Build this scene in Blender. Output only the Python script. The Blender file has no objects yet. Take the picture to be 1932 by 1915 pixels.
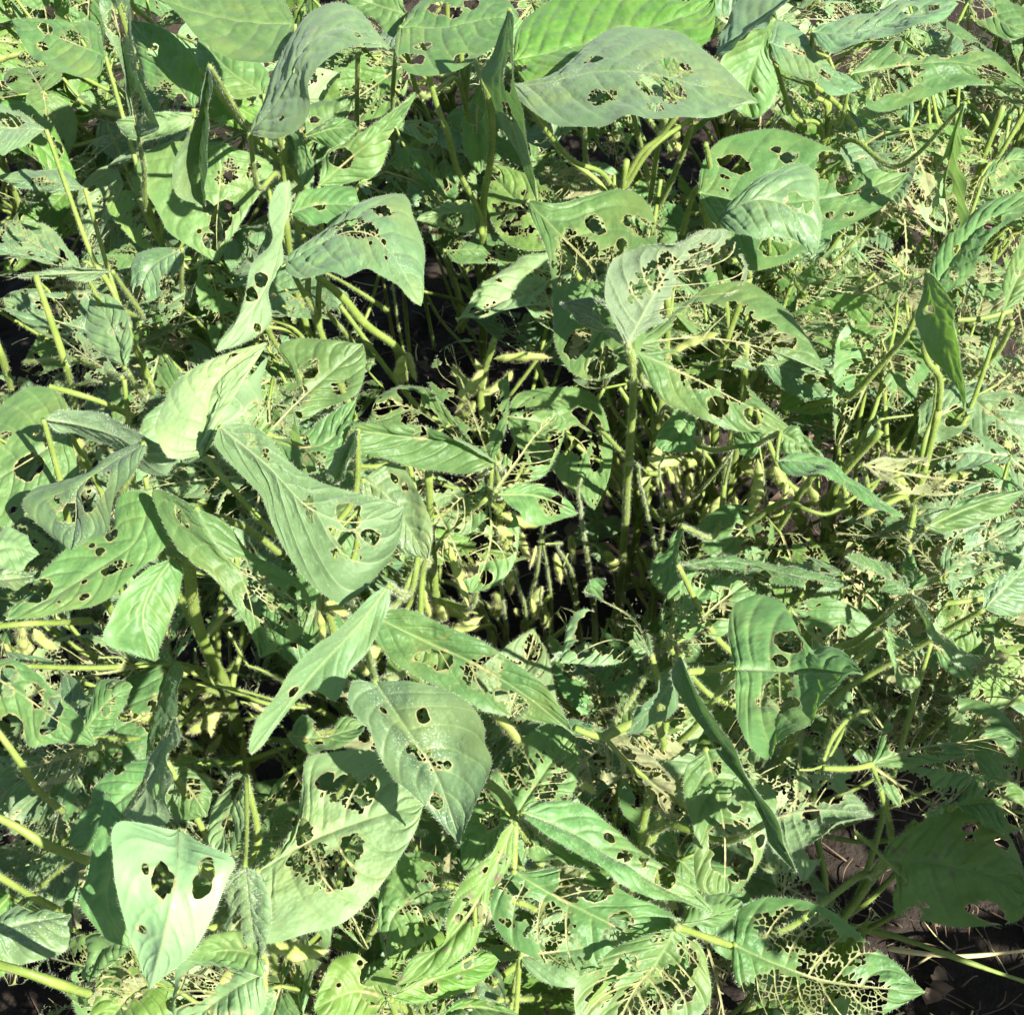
import bpy, math, random
import numpy as np
from mathutils import Matrix, Vector

sc = bpy.context.scene
COL = sc.collection
RNG = np.random.RandomState(11)
random.seed(5)

# ------------------------------------------------------------------ camera
CAM = np.array([0.0, 0.0, 1.10]); PITCH = math.radians(55); HF = math.radians(44); TH = math.tan(HF / 2)
FWD = np.array([0, math.cos(PITCH), -math.sin(PITCH)]); UPV = np.array([0, math.sin(PITCH), math.cos(PITCH)]); RGT = np.array([1.0, 0, 0])
cd = bpy.data.cameras.new('camera'); cam = bpy.data.objects.new('camera', cd); COL.objects.link(cam)
cam.location = CAM; cam.rotation_euler = (math.pi / 2 - PITCH, 0, 0)
cd.sensor_fit = 'HORIZONTAL'; cd.angle = HF; cd.clip_start = 0.01; cd.clip_end = 200
sc.camera = cam

def at(x, y, z):
    """point of the field at height z seen at photo position x, y (1932 px wide photo)"""
    x = np.asarray(x, float); y = np.asarray(y, float); z = np.asarray(z, float)
    d = FWD + ((x - 966) / 966 * TH)[..., None] * RGT + ((957.5 - y) / 966 * TH)[..., None] * UPV
    t = (z - CAM[2]) / d[..., 2]
    return CAM + t[..., None] * d

def project(P):
    q = np.asarray(P) - CAM
    w = q @ FWD
    return 966 + (q @ RGT) / w / TH * 966, 957.5 - (q @ UPV) / w / TH * 966

# ------------------------------------------------------------------ light
SUN = np.array([0.55, -0.45, 0.74]); SUN = SUN / np.linalg.norm(SUN)
elev = math.asin(SUN[2]); az = math.atan2(SUN[0], SUN[1])
sl = bpy.data.lights.new('sun', 'SUN'); so = bpy.data.objects.new('sun', sl); COL.objects.link(so)
sl.energy = 5.0; sl.angle = math.radians(0.55); sl.color = (1.0, 0.97, 0.91)
so.rotation_euler = Vector(tuple(SUN)).to_track_quat('Z', 'Y').to_euler()
w = bpy.data.worlds.new('World'); sc.world = w; w.use_nodes = True
nt = w.node_tree; bg = nt.nodes['Background']
sky = nt.nodes.new('ShaderNodeTexSky'); sky.sky_type = 'NISHITA'; sky.sun_disc = False
sky.sun_elevation = elev; sky.sun_rotation = az
nt.links.new(sky.outputs[0], bg.inputs[0]); bg.inputs[1].default_value = 0.05
sc.view_settings.view_transform = 'Standard'; sc.view_settings.look = 'None'
sc.view_settings.exposure = 1.9
sc.cycles.max_bounces = 7; sc.cycles.diffuse_bounces = 3; sc.cycles.transmission_bounces = 6; sc.cycles.glossy_bounces = 2
sc.cycles.use_adaptive_sampling = True; sc.cycles.adaptive_threshold = .025

# ------------------------------------------------------------------ materials
def newmat(name):
    m = bpy.data.materials.new(name); m.use_nodes = True
    t = m.node_tree; t.nodes.clear()
    return m, t, t.nodes, t.links

def mixc(t, fac, a, b, blend='MIX'):
    n = t.nodes.new('ShaderNodeMix'); n.data_type = 'RGBA'; n.blend_type = blend; n.clamp_factor = True
    for s, v in ((0, fac), (6, a), (7, b)):
        if isinstance(v, (tuple, list)): n.inputs[s].default_value = (*v, 1) if len(v) == 3 else v
        elif isinstance(v, (int, float)): n.inputs[s].default_value = v
        else: t.links.new(v, n.inputs[s])
    return n.outputs[2]

def mth(t, op, a, b=0.0, clamp=False):
    n = t.nodes.new('ShaderNodeMath'); n.operation = op; n.use_clamp = clamp
    for s, v in ((0, a), (1, b)):
        if isinstance(v, (int, float)): n.inputs[s].default_value = v
        else: t.links.new(v, n.inputs[s])
    return n.outputs[0]

def attr(t, name):
    n = t.nodes.new('ShaderNodeAttribute'); n.attribute_name = name
    return n

def ramp(t, fac, lo, hi):
    n = t.nodes.new('ShaderNodeMapRange'); n.clamp = True
    t.links.new(fac, n.inputs[0]); n.inputs[1].default_value = lo; n.inputs[2].default_value = hi
    return n.outputs[0]

def noise(t, vec, scale, detail=3, rough=.6, off=(0, 0, 0)):
    if any(off):
        mp = t.nodes.new('ShaderNodeMapping'); mp.inputs[1].default_value = off; t.links.new(vec, mp.inputs[0]); vec = mp.outputs[0]
    n = t.nodes.new('ShaderNodeTexNoise'); n.inputs['Scale'].default_value = scale; n.inputs['Detail'].default_value = detail; n.inputs['Roughness'].default_value = rough
    t.links.new(vec, n.inputs['Vector'])
    return n.outputs['Fac']

def leaf_mat(name, up_a, up_b, und, trans, dust=0.0, spots=0.0, rough=.5, tfac=.34, sheen=.12):
    m, t, N, L = newmat(name)
    vein = attr(t, 'vein').outputs['Fac']; dmg = attr(t, 'dmg').outputs['Fac']; lp = attr(t, 'lp').outputs['Vector']
    oi = N.new('ShaderNodeObjectInfo')
    geo = N.new('ShaderNodeNewGeometry')
    n1 = noise(t, lp, 70, 4); n2 = noise(t, lp, 900, 2, .5, (.3, .1, .7)); n3 = noise(t, lp, 25, 2, .5, (3, 1, 2))
    base = mixc(t, ramp(t, n1, .3, .7), up_a, up_b)
    hs = N.new('ShaderNodeHueSaturation'); L.new(base, hs.inputs['Color'])
    L.new(mth(t, 'ADD', mth(t, 'MULTIPLY', oi.outputs['Random'], .035), .485), hs.inputs['Hue'])
    L.new(mth(t, 'ADD', mth(t, 'MULTIPLY', mth(t, 'FRACT', mth(t, 'MULTIPLY', oi.outputs['Random'], 17.3)), .4), .8), hs.inputs['Value'])
    c = hs.outputs[0]
    c = mixc(t, ramp(t, n2, .62, .8), c, tuple(min(1, v * 1.35 + .01) for v in up_b))
    c = mixc(t, mth(t, 'MULTIPLY', ramp(t, n3, .5, .75), .36), c, (.20, .225, .05))
    c = mixc(t, mth(t, 'MULTIPLY', ramp(t, noise(t, lp, 140, 4, .7, (4, 7, 1)), .63, .70), .45), c, (.22, .19, .06))
    c = mixc(t, mth(t, 'MULTIPLY', vein, .55), c, (.22, .29, .095))
    undc = mixc(t, mth(t, 'MULTIPLY', vein, .75), und, (.25, .32, .14))
    c = mixc(t, geo.outputs['Backfacing'], c, undc)
    if dust > 0:
        d = mth(t, 'MULTIPLY', ramp(t, noise(t, lp, 1000, 2, .7, (1, 2, 3)), .58, .67), ramp(t, noise(t, lp, 45, 2, .5, (5, 2, 3)), .46, .62))
        nearm = ramp(t, attr(t, 'mid').outputs['Fac'], .0, .5)
        c = mixc(t, mth(t, 'MULTIPLY', mth(t, 'MULTIPLY', d, nearm), dust), c, (.78, .82, .78))
    if spots > 0:
        vn = N.new('ShaderNodeTexVoronoi'); vn.inputs['Scale'].default_value = 110; L.new(lp, vn.inputs['Vector'])
        s = mth(t, 'MULTIPLY', mth(t, 'SUBTRACT', 1, ramp(t, vn.outputs['Distance'], .16, .26)), ramp(t, noise(t, lp, 30, 2, .5, (8, 1, 1)), .5, .56))
        c = mixc(t, mth(t, 'MULTIPLY', s, spots), c, (.13, .09, .06))
    dn = mixc(t, ramp(t, noise(t, lp, 400, 3), .35, .65), (.22, .18, .07), (.42, .36, .18))
    c = mixc(t, mth(t, 'MULTIPLY', dmg, .78), c, dn)
    bs = N.new('ShaderNodeBsdfPrincipled')
    L.new(c, bs.inputs['Base Color']); bs.inputs['Roughness'].default_value = rough
    bs.inputs['Specular IOR Level'].default_value = .34
    bs.inputs['Sheen Weight'].default_value = sheen; bs.inputs['Sheen Roughness'].default_value = .45; bs.inputs['Sheen Tint'].default_value = (.9, 1, .95, 1)
    bp = N.new('ShaderNodeBump'); bp.inputs['Strength'].default_value = .35; bp.inputs['Distance'].default_value = .0006
    L.new(mth(t, 'SUBTRACT', mth(t, 'ADD', noise(t, lp, 330, 3, .6, (2, 2, 2)), mth(t, 'MULTIPLY', n2, .4)), mth(t, 'MULTIPLY', vein, .35)), bp.inputs['Height'])
    L.new(bp.outputs[0], bs.inputs['Normal'])
    tr = N.new('ShaderNodeBsdfTranslucent'); L.new(bp.outputs[0], tr.inputs['Normal'])
    tc = mixc(t, mth(t, 'MULTIPLY', vein, .5), trans, tuple(v * .6 for v in trans))
    tc = mixc(t, mth(t, 'MULTIPLY', dmg, .5), tc, (.5, .42, .2))
    L.new(tc, tr.inputs['Color'])
    mx = N.new('ShaderNodeMixShader'); mx.inputs[0].default_value = tfac
    L.new(bs.outputs[0], mx.inputs[1]); L.new(tr.outputs[0], mx.inputs[2])
    o = N.new('ShaderNodeOutputMaterial'); L.new(mx.outputs[0], o.inputs[0])
    return m

UND = (.15, .22, .10)
M = {}
M['g'] = leaf_mat('leaf_green', (.068, .140, .040), (.118, .212, .066), UND, (.18, .34, .035))
M['y'] = leaf_mat('leaf_yellow_green', (.070, .150, .022), (.108, .200, .034), UND, (.20, .34, .03))
M['b'] = leaf_mat('leaf_blue_green', (.078, .142, .058), (.115, .188, .082), (.115, .175, .085), (.14, .28, .045), dust=.55, rough=.48, tfac=.24, sheen=.12)
M['p'] = leaf_mat('leaf_pale', (.14, .235, .09), (.195, .295, .13), (.165, .25, .115), (.22, .36, .07), rough=.55)
M['w'] = leaf_mat('leaf_woolly', (.092, .160, .056), (.125, .20, .08), (.105, .175, .068), (.17, .32, .045), rough=.6, sheen=.25)
M['d'] = leaf_mat('leaf_dry_woolly', (.115, .165, .078), (.150, .200, .105), (.125, .175, .09), (.17, .26, .06), rough=.7, sheen=.25)
M['m'] = leaf_mat('leaf_overexposed', (.240, .415, .175), (.29, .465, .215), (.25, .43, .185), (.22, .4, .11), rough=.5)  # leaf turned to the sun: its overexposure is put into this lighter colour
M['s'] = leaf_mat('leaf_spotted', (.085, .17, .038), (.14, .24, .056), UND, (.24, .38, .04), spots=.85)
M['t'] = leaf_mat('leaf_withered', (.15, .17, .07), (.27, .26, .13), (.23, .22, .11), (.28, .27, .10), rough=.7)

def simple(name, c1, c2, scale, rough=.6, trans=None, tf=.3, spec=.3, bump=.3, dist=.001):
    m, t, N, L = newmat(name)
    tx = N.new('ShaderNodeTexCoord')
    nn = noise(t, tx.outputs['Object'], scale, 5, .65)
    c = mixc(t, ramp(t, nn, .3, .7), c1, c2)
    bs = N.new('ShaderNodeBsdfPrincipled'); L.new(c, bs.inputs['Base Color']); bs.inputs['Roughness'].default_value = rough
    bs.inputs['Specular IOR Level'].default_value = spec
    bp = N.new('ShaderNodeBump'); bp.inputs['Strength'].default_value = bump; bp.inputs['Distance'].default_value = dist
    L.new(noise(t, tx.outputs['Object'], scale * 6, 4), bp.inputs['Height']); L.new(bp.outputs[0], bs.inputs['Normal'])
    out = bs.outputs[0]
    if trans:
        tr = N.new('ShaderNodeBsdfTranslucent'); tr.inputs['Color'].default_value = (*trans, 1)
        mx = N.new('ShaderNodeMixShader'); mx.inputs[0].default_value = tf
        L.new(out, mx.inputs[1]); L.new(tr.outputs[0], mx.inputs[2]); out = mx.outputs[0]
    o = N.new('ShaderNodeOutputMaterial'); L.new(out, o.inputs[0])
    return m

M['hair'] = simple('plant_hair', (.50, .55, .36), (.64, .66, .48), 200, .5, (.5, .55, .36), .4, bump=0)
M['stem'] = simple('stem_green', (.130, .195, .032), (.235, .295, .065), 60, .5, (.26, .36, .04), .22, .35)
M['pod'] = simple('pod_green', (.25, .32, .065), (.37, .42, .14), 90, .5, (.36, .44, .06), .3, .3)
M['tanhair'] = simple('pod_hair', (.55, .48, .3), (.7, .62, .42), 200, .5, (.6, .52, .3), .4, bump=0)
M['straw'] = simple('dry_straw', (.36, .30, .13), (.5, .42, .2), 40, .6)
M['brown'] = simple('dry_brown', (.22, .11, .05), (.36, .2, .1), 60, .7)
M['litter'] = simple('litter', (.06, .04, .026), (.15, .10, .06), 30, .8, dist=.002)

# ------------------------------------------------------------------ mesh helpers
def add_mesh(name, V, T, mats, parent=None, attrs=None, mi=None, smooth=True):
    me = bpy.data.meshes.new(name)
    V = np.asarray(V, np.float32); T = np.asarray(T, np.int32)
    me.vertices.add(len(V)); me.vertices.foreach_set('co', V.ravel())
    me.loops.add(T.size); me.loops.foreach_set('vertex_index', T.ravel())
    me.polygons.add(len(T)); me.polygons.foreach_set('loop_start', np.arange(0, T.size, T.shape[1], dtype=np.int32))
    if mi is not None: me.polygons.foreach_set('material_index', np.asarray(mi, np.int32))
    me.polygons.foreach_set('use_smooth', np.full(len(T), smooth))
    for m in mats: me.materials.append(m)
    for k, a in (attrs or {}).items():
        a = np.asarray(a, np.float32)
        if a.ndim == 1: me.attributes.new(k, 'FLOAT', 'POINT').data.foreach_set('value', a)
        else: me.attributes.new(k, 'FLOAT_VECTOR', 'POINT').data.foreach_set('vector', a.ravel())
    me.update(calc_edges=True)
    o = bpy.data.objects.new(name, me); COL.objects.link(o)
    if parent: o.parent = parent
    return o

def spline(P, n):
    """smooth curve through the points, n samples evenly along its length"""
    P = np.asarray(P, float)
    if len(P) < 3: P = np.array([P[0], (P[0] + P[-1]) / 2, P[-1]])
    E = np.vstack([2 * P[0] - P[1], P, 2 * P[-1] - P[-2]])
    out = []
    for i in range(len(P) - 1):
        a, b, c, d = E[i:i + 4]
        t = np.linspace(0, 1, 24, endpoint=False)[:, None]
        out.append(.5 * (2 * b + (c - a) * t + (2 * a - 5 * b + 4 * c - d) * t ** 2 + (3 * b - a - 3 * c + d) * t ** 3))
    C = np.vstack(out + [P[-1:]])
    s = np.r_[0, np.cumsum(np.linalg.norm(np.diff(C[:, :], axis=0), axis=1))]
    q = np.linspace(0, s[-1], n)
    return np.stack([np.interp(q, s, C[:, k]) for k in range(C.shape[1])], 1)

def vnoise(x, seed):
    """smooth 1-D noise in -1..1"""
    r = np.random.RandomState(seed); tab = r.uniform(-1, 1, 512)
    i = np.floor(x).astype(int); f = x - i; f = f * f * (3 - 2 * f)
    return tab[i % 512] * (1 - f) + tab[(i + 1) % 512] * f

def vnoise2(x, y, seed):
    r = np.random.RandomState(seed); tab = r.uniform(-1, 1, (64, 64))
    i = np.floor(x).astype(int); j = np.floor(y).astype(int); f = x - i; g = y - j
    f = f * f * (3 - 2 * f); g = g * g * (3 - 2 * g)
    a = tab[i % 64, j % 64]; b = tab[(i + 1) % 64, j % 64]; c = tab[i % 64, (j + 1) % 64]; d = tab[(i + 1) % 64, (j + 1) % 64]
    return (a * (1 - f) + b * f) * (1 - g) + (c * (1 - f) + d * f) * g

class Acc:
    """collects geometry for one mesh"""
    def __init__(s): s.V = []; s.T = []; s.mi = []; s.n = 0
    def add(s, V, T, mi=0):
        s.V.append(np.asarray(V, float)); s.T.append(np.asarray(T, int) + s.n); s.mi.append(np.full(len(T), mi)); s.n += len(V)
    def hairs(s, P, D, length, width, mi=1, rng=RNG):
        """thin pointed hairs at points P along directions D"""
        P = np.asarray(P); n = len(P)
        if n == 0: return
        D = D / np.maximum(np.linalg.norm(D, axis=1, keepdims=True), 1e-9)
        D = D + rng.normal(0, .33, D.shape)
        L = length * rng.uniform(.5, 1.2, (n, 1))
        S = np.cross(D, rng.normal(0, 1, D.shape)); S = S / np.maximum(np.linalg.norm(S, axis=1, keepdims=True), 1e-9) * width * .5
        V = np.stack([P - S, P + S, P + D * L], 1).reshape(-1, 3)
        s.add(V, np.arange(3 * n).reshape(-1, 3), mi)
    def tube(s, path, r0, r1, sides=7, hair=0, hlen=.0013, mi=0, hmi=1, bulge=None, rng=RNG):
        n = len(path); tg = np.gradient(path, axis=0); tg = tg / np.linalg.norm(tg, axis=1, keepdims=True)
        ref = np.array([1.0, .2, .1]) if abs(tg[0][0]) < .8 else np.array([0, 1.0, .3])
        a = np.cross(tg, ref); a = a / np.linalg.norm(a, axis=1, keepdims=True); b = np.cross(tg, a)
        th = np.linspace(0, 2 * np.pi, sides, endpoint=False)
        r = np.linspace(r0, r1, n)
        if bulge is not None: r = r * bulge
        rr = r[:, None] * (1 + .10 * np.cos(3 * th))[None]
        R = a[:, None] * np.cos(th)[None, :, None] + b[:, None] * np.sin(th)[None, :, None]
        V = path[:, None] + R * rr[..., None]
        i = np.arange(n - 1)[:, None] * sides; k = np.arange(sides)[None]; k2 = (k + 1) % sides
        q = np.stack([i + k, i + k2, i + sides + k2, i + sides + k], -1).reshape(-1, 4)
        T = np.vstack([q[:, [0, 1, 2]], q[:, [0, 2, 3]]])
        V = V.reshape(-1, 3)
        capn = len(V); V = np.vstack([V, path[0], path[-1]])
        c0 = np.stack([np.full(sides, capn), (np.arange(sides) + 1) % sides, np.arange(sides)], 1)
        e = (n - 1) * sides
        c1 = np.stack([np.full(sides, capn + 1), e + np.arange(sides), e + (np.arange(sides) + 1) % sides], 1)
        s.add(V, np.vstack([T, c0, c1]), mi)
        if hair:
            ln = np.linalg.norm(np.diff(path, axis=0), axis=1).sum(); m = int(ln * 1000 * hair)
            ii = rng.uniform(0, n - 1.001, m); i0 = ii.astype(int); f = (ii - i0)[:, None]
            tt = rng.uniform(0, 2 * np.pi, m)
            D = a[i0] * np.cos(tt)[:, None] + b[i0] * np.sin(tt)[:, None]
            P = path[i0] * (1 - f) + path[i0 + 1] * f + D * (r[i0])[:, None] * .95
            s.hairs(P, D, hlen * .85, .00009, hmi, rng)
    def build(s, name, mats, parent=None, attrs=None):
        return add_mesh(name, np.vstack(s.V), np.vstack(s.T), mats, parent, attrs, np.concatenate(s.mi))

# ------------------------------------------------------------------ a damaged leaflet
def hash01(i, j, seed):
    v = np.sin(i * 127.1 + j * 311.7 + seed * 74.7) * 43758.5453
    return v - np.floor(v)

def leaflet(name, G, X, Y, mat, seed, spots=(), g=0.0, parent=None, relief=1.0, hairy=0.0, flip=False, wav=1.0, nsec=7, curl=0.0, cell=.0028):
    """G: nv x nu x 3 surface points, X / Y: metric position across / along the midrib.
    spots: (X, Y, radius, type) eaten places; type h = bitten hole, l = lace of small veins left, s = only side veins left"""
    rng = np.random.RandomState(seed)
    nv, nu = X.shape
    length = Y.max(); hw = np.maximum(np.abs(X[:, 0]), np.abs(X[:, -1])).max()
    u = np.linspace(-1, 1, nu)[None].repeat(nv, 0); v = (Y / length)
    side = np.where(u < 0, 0.0, .5)
    au = np.abs(u)
    spacing = length / (nsec + .6)
    phi = (nsec + .6) * (v - .20 * au - .07 * au ** 3) + side + .10 * vnoise2(u * 2 + 9, v * 6, seed + 3)
    fr = np.abs(phi - np.round(phi)) * spacing * .85
    mid = np.abs(X)
    taper = np.clip(1.05 - v, .15, 1)
    w1 = .00075 * taper + .0002; w2 = .00036 * (1 - .5 * au) + .00007; w3 = .00019 * (1 + .95 * vnoise2(X / .0045 + 31, Y / .0045, seed + 21) + .5 * vnoise2(X / .0015, Y / .0015 + 9, seed + 22))
    # tertiary net
    c = cell
    px = (X + .25 * (Y)) / c + 50; py = (Y - .35 * np.abs(X)) / (c * .8) + 50
    pi = np.floor(px).astype(int); pj = np.floor(py).astype(int)
    cand = []
    for a in (-1, 0, 1):
        for b in (-1, 0, 1):
            ii = pi + a; jj = pj + b
            cand.append((ii + .5 + .8 * (hash01(ii, jj, seed) - .5), jj + .5 + .8 * (hash01(ii, jj, seed + 9) - .5)))
    cx = np.stack([k[0] for k in cand]); cy = np.stack([k[1] for k in cand])
    d2 = (cx - px) ** 2 + (cy - py) ** 2
    k = d2.argmin(0)[None]
    fx = np.take_along_axis(cx, k, 0)[0]; fy = np.take_along_axis(cy, k, 0)[0]
    ex = cx - fx; ey = cy - fy; el = np.sqrt(ex ** 2 + ey ** 2); el[el < 1e-6] = 1e9
    ed = (((cx + fx) / 2 - px) * ex + ((cy + fy) / 2 - py) * ey) / el
    ed[el > 1e8] = 9
    edge = ed.min(0) * c * .9
    # feature point back to metric, damage there
    dx = (fx - px); dy = (fy - py)
    QY = Y + dy * c * .8; QX = X + dx * c - .25 * dy * c * .8
    rc = hash01(np.round(fx * 97), np.round(fy * 53), seed + 1.5)
    D = np.zeros_like(X) - 1
    bite = np.full_like(X, -1.0)
    nz = vnoise2(X / .004 + 7, Y / .004, seed) * .5 + vnoise2(X / .0017, Y / .0017 + 3, seed + 1) * .3
    nzc = vnoise2(QX / .006 + 7, QY / .006, seed + 2)
    for (sx, sy, r, ty) in spots:
        if ty == 'h':
            bite = np.maximum(bite, (r - np.hypot(X - sx, Y - sy)) + nz * min(r * .5, .002) + r * .15 * vnoise2(X / r + 5, Y / r, seed))
        if ty in 'ls':
            D = np.maximum(D, 2.0 * (1 - np.hypot(QX - sx, QY - sy) / r) + .30 * nzc)
    strand = np.full_like(X, -1.0)
    for (sx, sy, r, ty) in spots:
        if ty == 's':
            strand = np.maximum(strand, .85 * r - np.hypot(X - sx, Y - sy) + nz * r * .3)
    if g > 0:
        blob = vnoise2(QX / .018 + 11, QY / .018, seed + 5) * .6 + vnoise2(QX / .008 + 2, QY / .008, seed + 6) * .4
        D = np.maximum(D, (blob - (.60 - 1.30 * g)) * 1.6 - .9 * au ** 6)
        sb = vnoise2(X / .014 + 4, Y / .014, seed + 7) * .8 + nz * .3 - .35 * au ** 6
        strand = np.maximum(strand, (sb - (.95 - 1.1 * g)) * .01)
    eaten = D > rc * .55
    hl = np.where(eaten, edge - w3, -w3 - np.clip(edge, 0, .004))
    f = np.maximum(hl, strand)
    f = np.minimum(f, np.minimum(fr - w2, mid - w1))
    f = np.maximum(f, np.minimum(bite, mid - w1 * .8))
    # ragged loss of the border
    rim = (1 - au) * np.maximum(np.abs(np.where(u < 0, X[:, :1], X[:, -1:])), .004)
    if g > .4:
        bb = vnoise(v * 9 + np.where(u < 0, 0, 40), seed + 8) * .5 + vnoise(v * 23 + np.where(u < 0, 0, 40), seed + 9) * .3
        f = np.maximum(f, np.minimum((bb * hw * 1.1 * g - hw * .26) - rim + nz * .0012, mid - w1))
    # attributes
    vein = np.maximum.reduce([np.exp(-(mid / (w1 * 1.1)) ** 2), .65 * np.exp(-(fr / (w2 * 1.4)) ** 2), .06 * np.exp(-(edge / .0002) ** 2)])
    dmg = np.where(eaten & (f < 0), np.clip(.35 + edge / .001, 0, .8), np.clip(1 + np.maximum(strand, bite) / (.0009 + .0007 * nz), 0, 1))
    for (sx, sy, r, ty) in spots:
        if ty in 'ls': dmg = np.maximum(dmg, .5 * np.clip(1.15 - np.hypot(X - sx, Y - sy) / r, 0, 1) * np.clip(.5 + nz, 0, 1))
    # relief: blistered lamina between sunken side veins
    N = np.cross(np.gradient(G, axis=1), np.gradient(G, axis=0)); N = N / np.maximum(np.linalg.norm(N, axis=2, keepdims=True), 1e-12)
    ed_fall = 1 - au ** 6
    h = .0012 * np.minimum(fr / (spacing * .20), 1) ** .8 * ed_fall + .00022 * np.minimum(edge / .0012, 1) * ed_fall
    h = h + (.0013 * vnoise2(X / .010 + 3, Y / .010, seed + 12) + .0005 * vnoise2(X / .0042 + 3, Y / .0042, seed + 14) + .00022 * vnoise2(X / .002 + 3, Y / .002, seed + 15)) * ed_fall
    h = h * relief * (mid > 0)
    h = h * np.clip(mid / .004, 0, 1) - .0006 * np.exp(-(mid / .0015) ** 2)
    h = h + wav * .0028 * au ** 3 * vnoise(v * 7 + np.where(u < 0, 0, 77), seed + 13) * np.sin(np.pi * np.clip(v, 0, 1)) ** .5
    if flip: h = -h
    sgn = 1.0
    G = G + N * (h * sgn)[..., None]
    # triangles cut by f > 0
    idx = np.arange(nv * nu).reshape(nv, nu)
    a = idx[:-1, :-1].ravel(); b = idx[:-1, 1:].ravel(); cc = idx[1:, 1:].ravel(); d = idx[1:, :-1].ravel()
    T = np.vstack([np.stack([a, b, cc], 1), np.stack([a, cc, d], 1)])
    F = f.ravel(); solid = F < 0
    ns = solid[T].sum(1)
    keep = [T[ns == 3]]
    base = [G.reshape(-1, 3), ]
    AT = np.stack([vein.ravel(), dmg.ravel(), np.exp(-(mid / .009) ** 2).ravel(), X.ravel(), Y.ravel()], 1)
    mixed = T[(ns == 1) | (ns == 2)]; nm = ns[(ns == 1) | (ns == 2)]
    if len(mixed):
        s = solid[mixed]
        odd = np.where(nm == 1, s.argmax(1), (~s).argmax(1))
        r = np.arange(len(mixed))
        A = mixed[r, odd]; B = mixed[r, (odd + 1) % 3]; C = mixed[r, (odd + 2) % 3]
        nn = nv * nu
        k1 = np.minimum(A, B).astype(np.int64) * nn + np.maximum(A, B); k2 = np.minimum(A, C).astype(np.int64) * nn + np.maximum(A, C)
        uq, inv = np.unique(np.r_[k1, k2], return_inverse=True)
        p = uq // nn; q = uq % nn
        t = np.clip(F[p] / (F[p] - F[q] + 1e-12), 0.02, .98)[:, None]
        Gf = base[0]
        base.append(Gf[p] * (1 - t) + Gf[q] * t)
        AT2 = AT[p] * (1 - t) + AT[q] * t; AT2[:, 1] = 1
        AT = np.vstack([AT, AT2])
        i1 = inv[:len(mixed)] + nn; i2 = inv[len(mixed):] + nn
        o1 = nm == 1
        keep.append(np.stack([A, i1, i2], 1)[o1])
        keep.append(np.stack([i1, B, C], 1)[~o1]); keep.append(np.stack([i1, C, i2], 1)[~o1])
    T = np.vstack(keep); V = np.vstack(base)
    # crumbs that hang on nothing are gone
    lab = np.arange(len(V)); E = np.vstack([T[:, [0, 1]], T[:, [1, 2]]])
    for _ in range(60):
        mn = np.minimum(lab[E[:, 0]], lab[E[:, 1]]); old = lab.copy()
        np.minimum.at(lab, E[:, 0], mn); np.minimum.at(lab, E[:, 1], mn)
        lab = lab[lab]; lab = lab[lab]
        if (lab == old).all(): break
    cnt = np.bincount(lab[T[:, 0]], minlength=len(V)); T = T[cnt[lab[T[:, 0]]] > .12 * cnt.max()]
    if flip: T = T[:, ::-1]
    used = np.unique(T); mp = np.zeros(len(V), int); mp[used] = np.arange(len(used))
    T = mp[T]; V = V[used]; AT = AT[used]
    ac = Acc(); ac.add(V, T, 0)
    # hairs on the border, the midrib and (hairy leaves) the whole face
    Nn = -N if flip else N
    for col in (0, nu - 1):
        m = int(length * 1000 * 4.5)
        rr = rng.randint(1, nv - 1, m); ok = f[rr, col] < 0; rr = rr[ok]
        inner = 1 if col == 0 else nu - 2
        D_ = G[rr, col] - G[rr, inner]; D_ = D_ / np.maximum(np.linalg.norm(D_, axis=1, keepdims=True), 1e-9)
        ac.hairs(G[rr, col], D_ + .4 * Nn[rr, col], .0013, .00009, 1, rng)
    m = int(length * 1000 * (2 + 5 * hairy)); rr = rng.randint(1, nv - 1, m); cm = nu // 2
    ac.hairs(G[rr, cm], Nn[rr, cm] * (1 if not hairy else 1) + rng.normal(0, .6, (m, 3)), .0011, .00009, 1, rng)
    if hairy:
        m = int(5000 * hairy); rr = rng.randint(1, nv - 1, m); q = rng.randint(1, nu - 1, m); ok = f[rr, q] < -.0001; rr = rr[ok]; q = q[ok]
        ac.hairs(G[rr, q], Nn[rr, q] * rng.choice([-1, 1], len(rr))[:, None] + rng.normal(0, .5, (len(rr), 3)), .0012, .00008, 1, rng)
    nh = sum(len(x) for x in ac.V) - len(V)
    AT = np.vstack([AT, np.zeros((nh, 5))])
    lp = np.stack([AT[:, 3], AT[:, 4], np.full(len(AT), seed * .137 % 7)], 1)
    return ac.build(name, [mat, M['hair']], parent, {'vein': AT[:, 0], 'dmg': AT[:, 1], 'mid': AT[:, 2], 'lp': lp})

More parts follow.
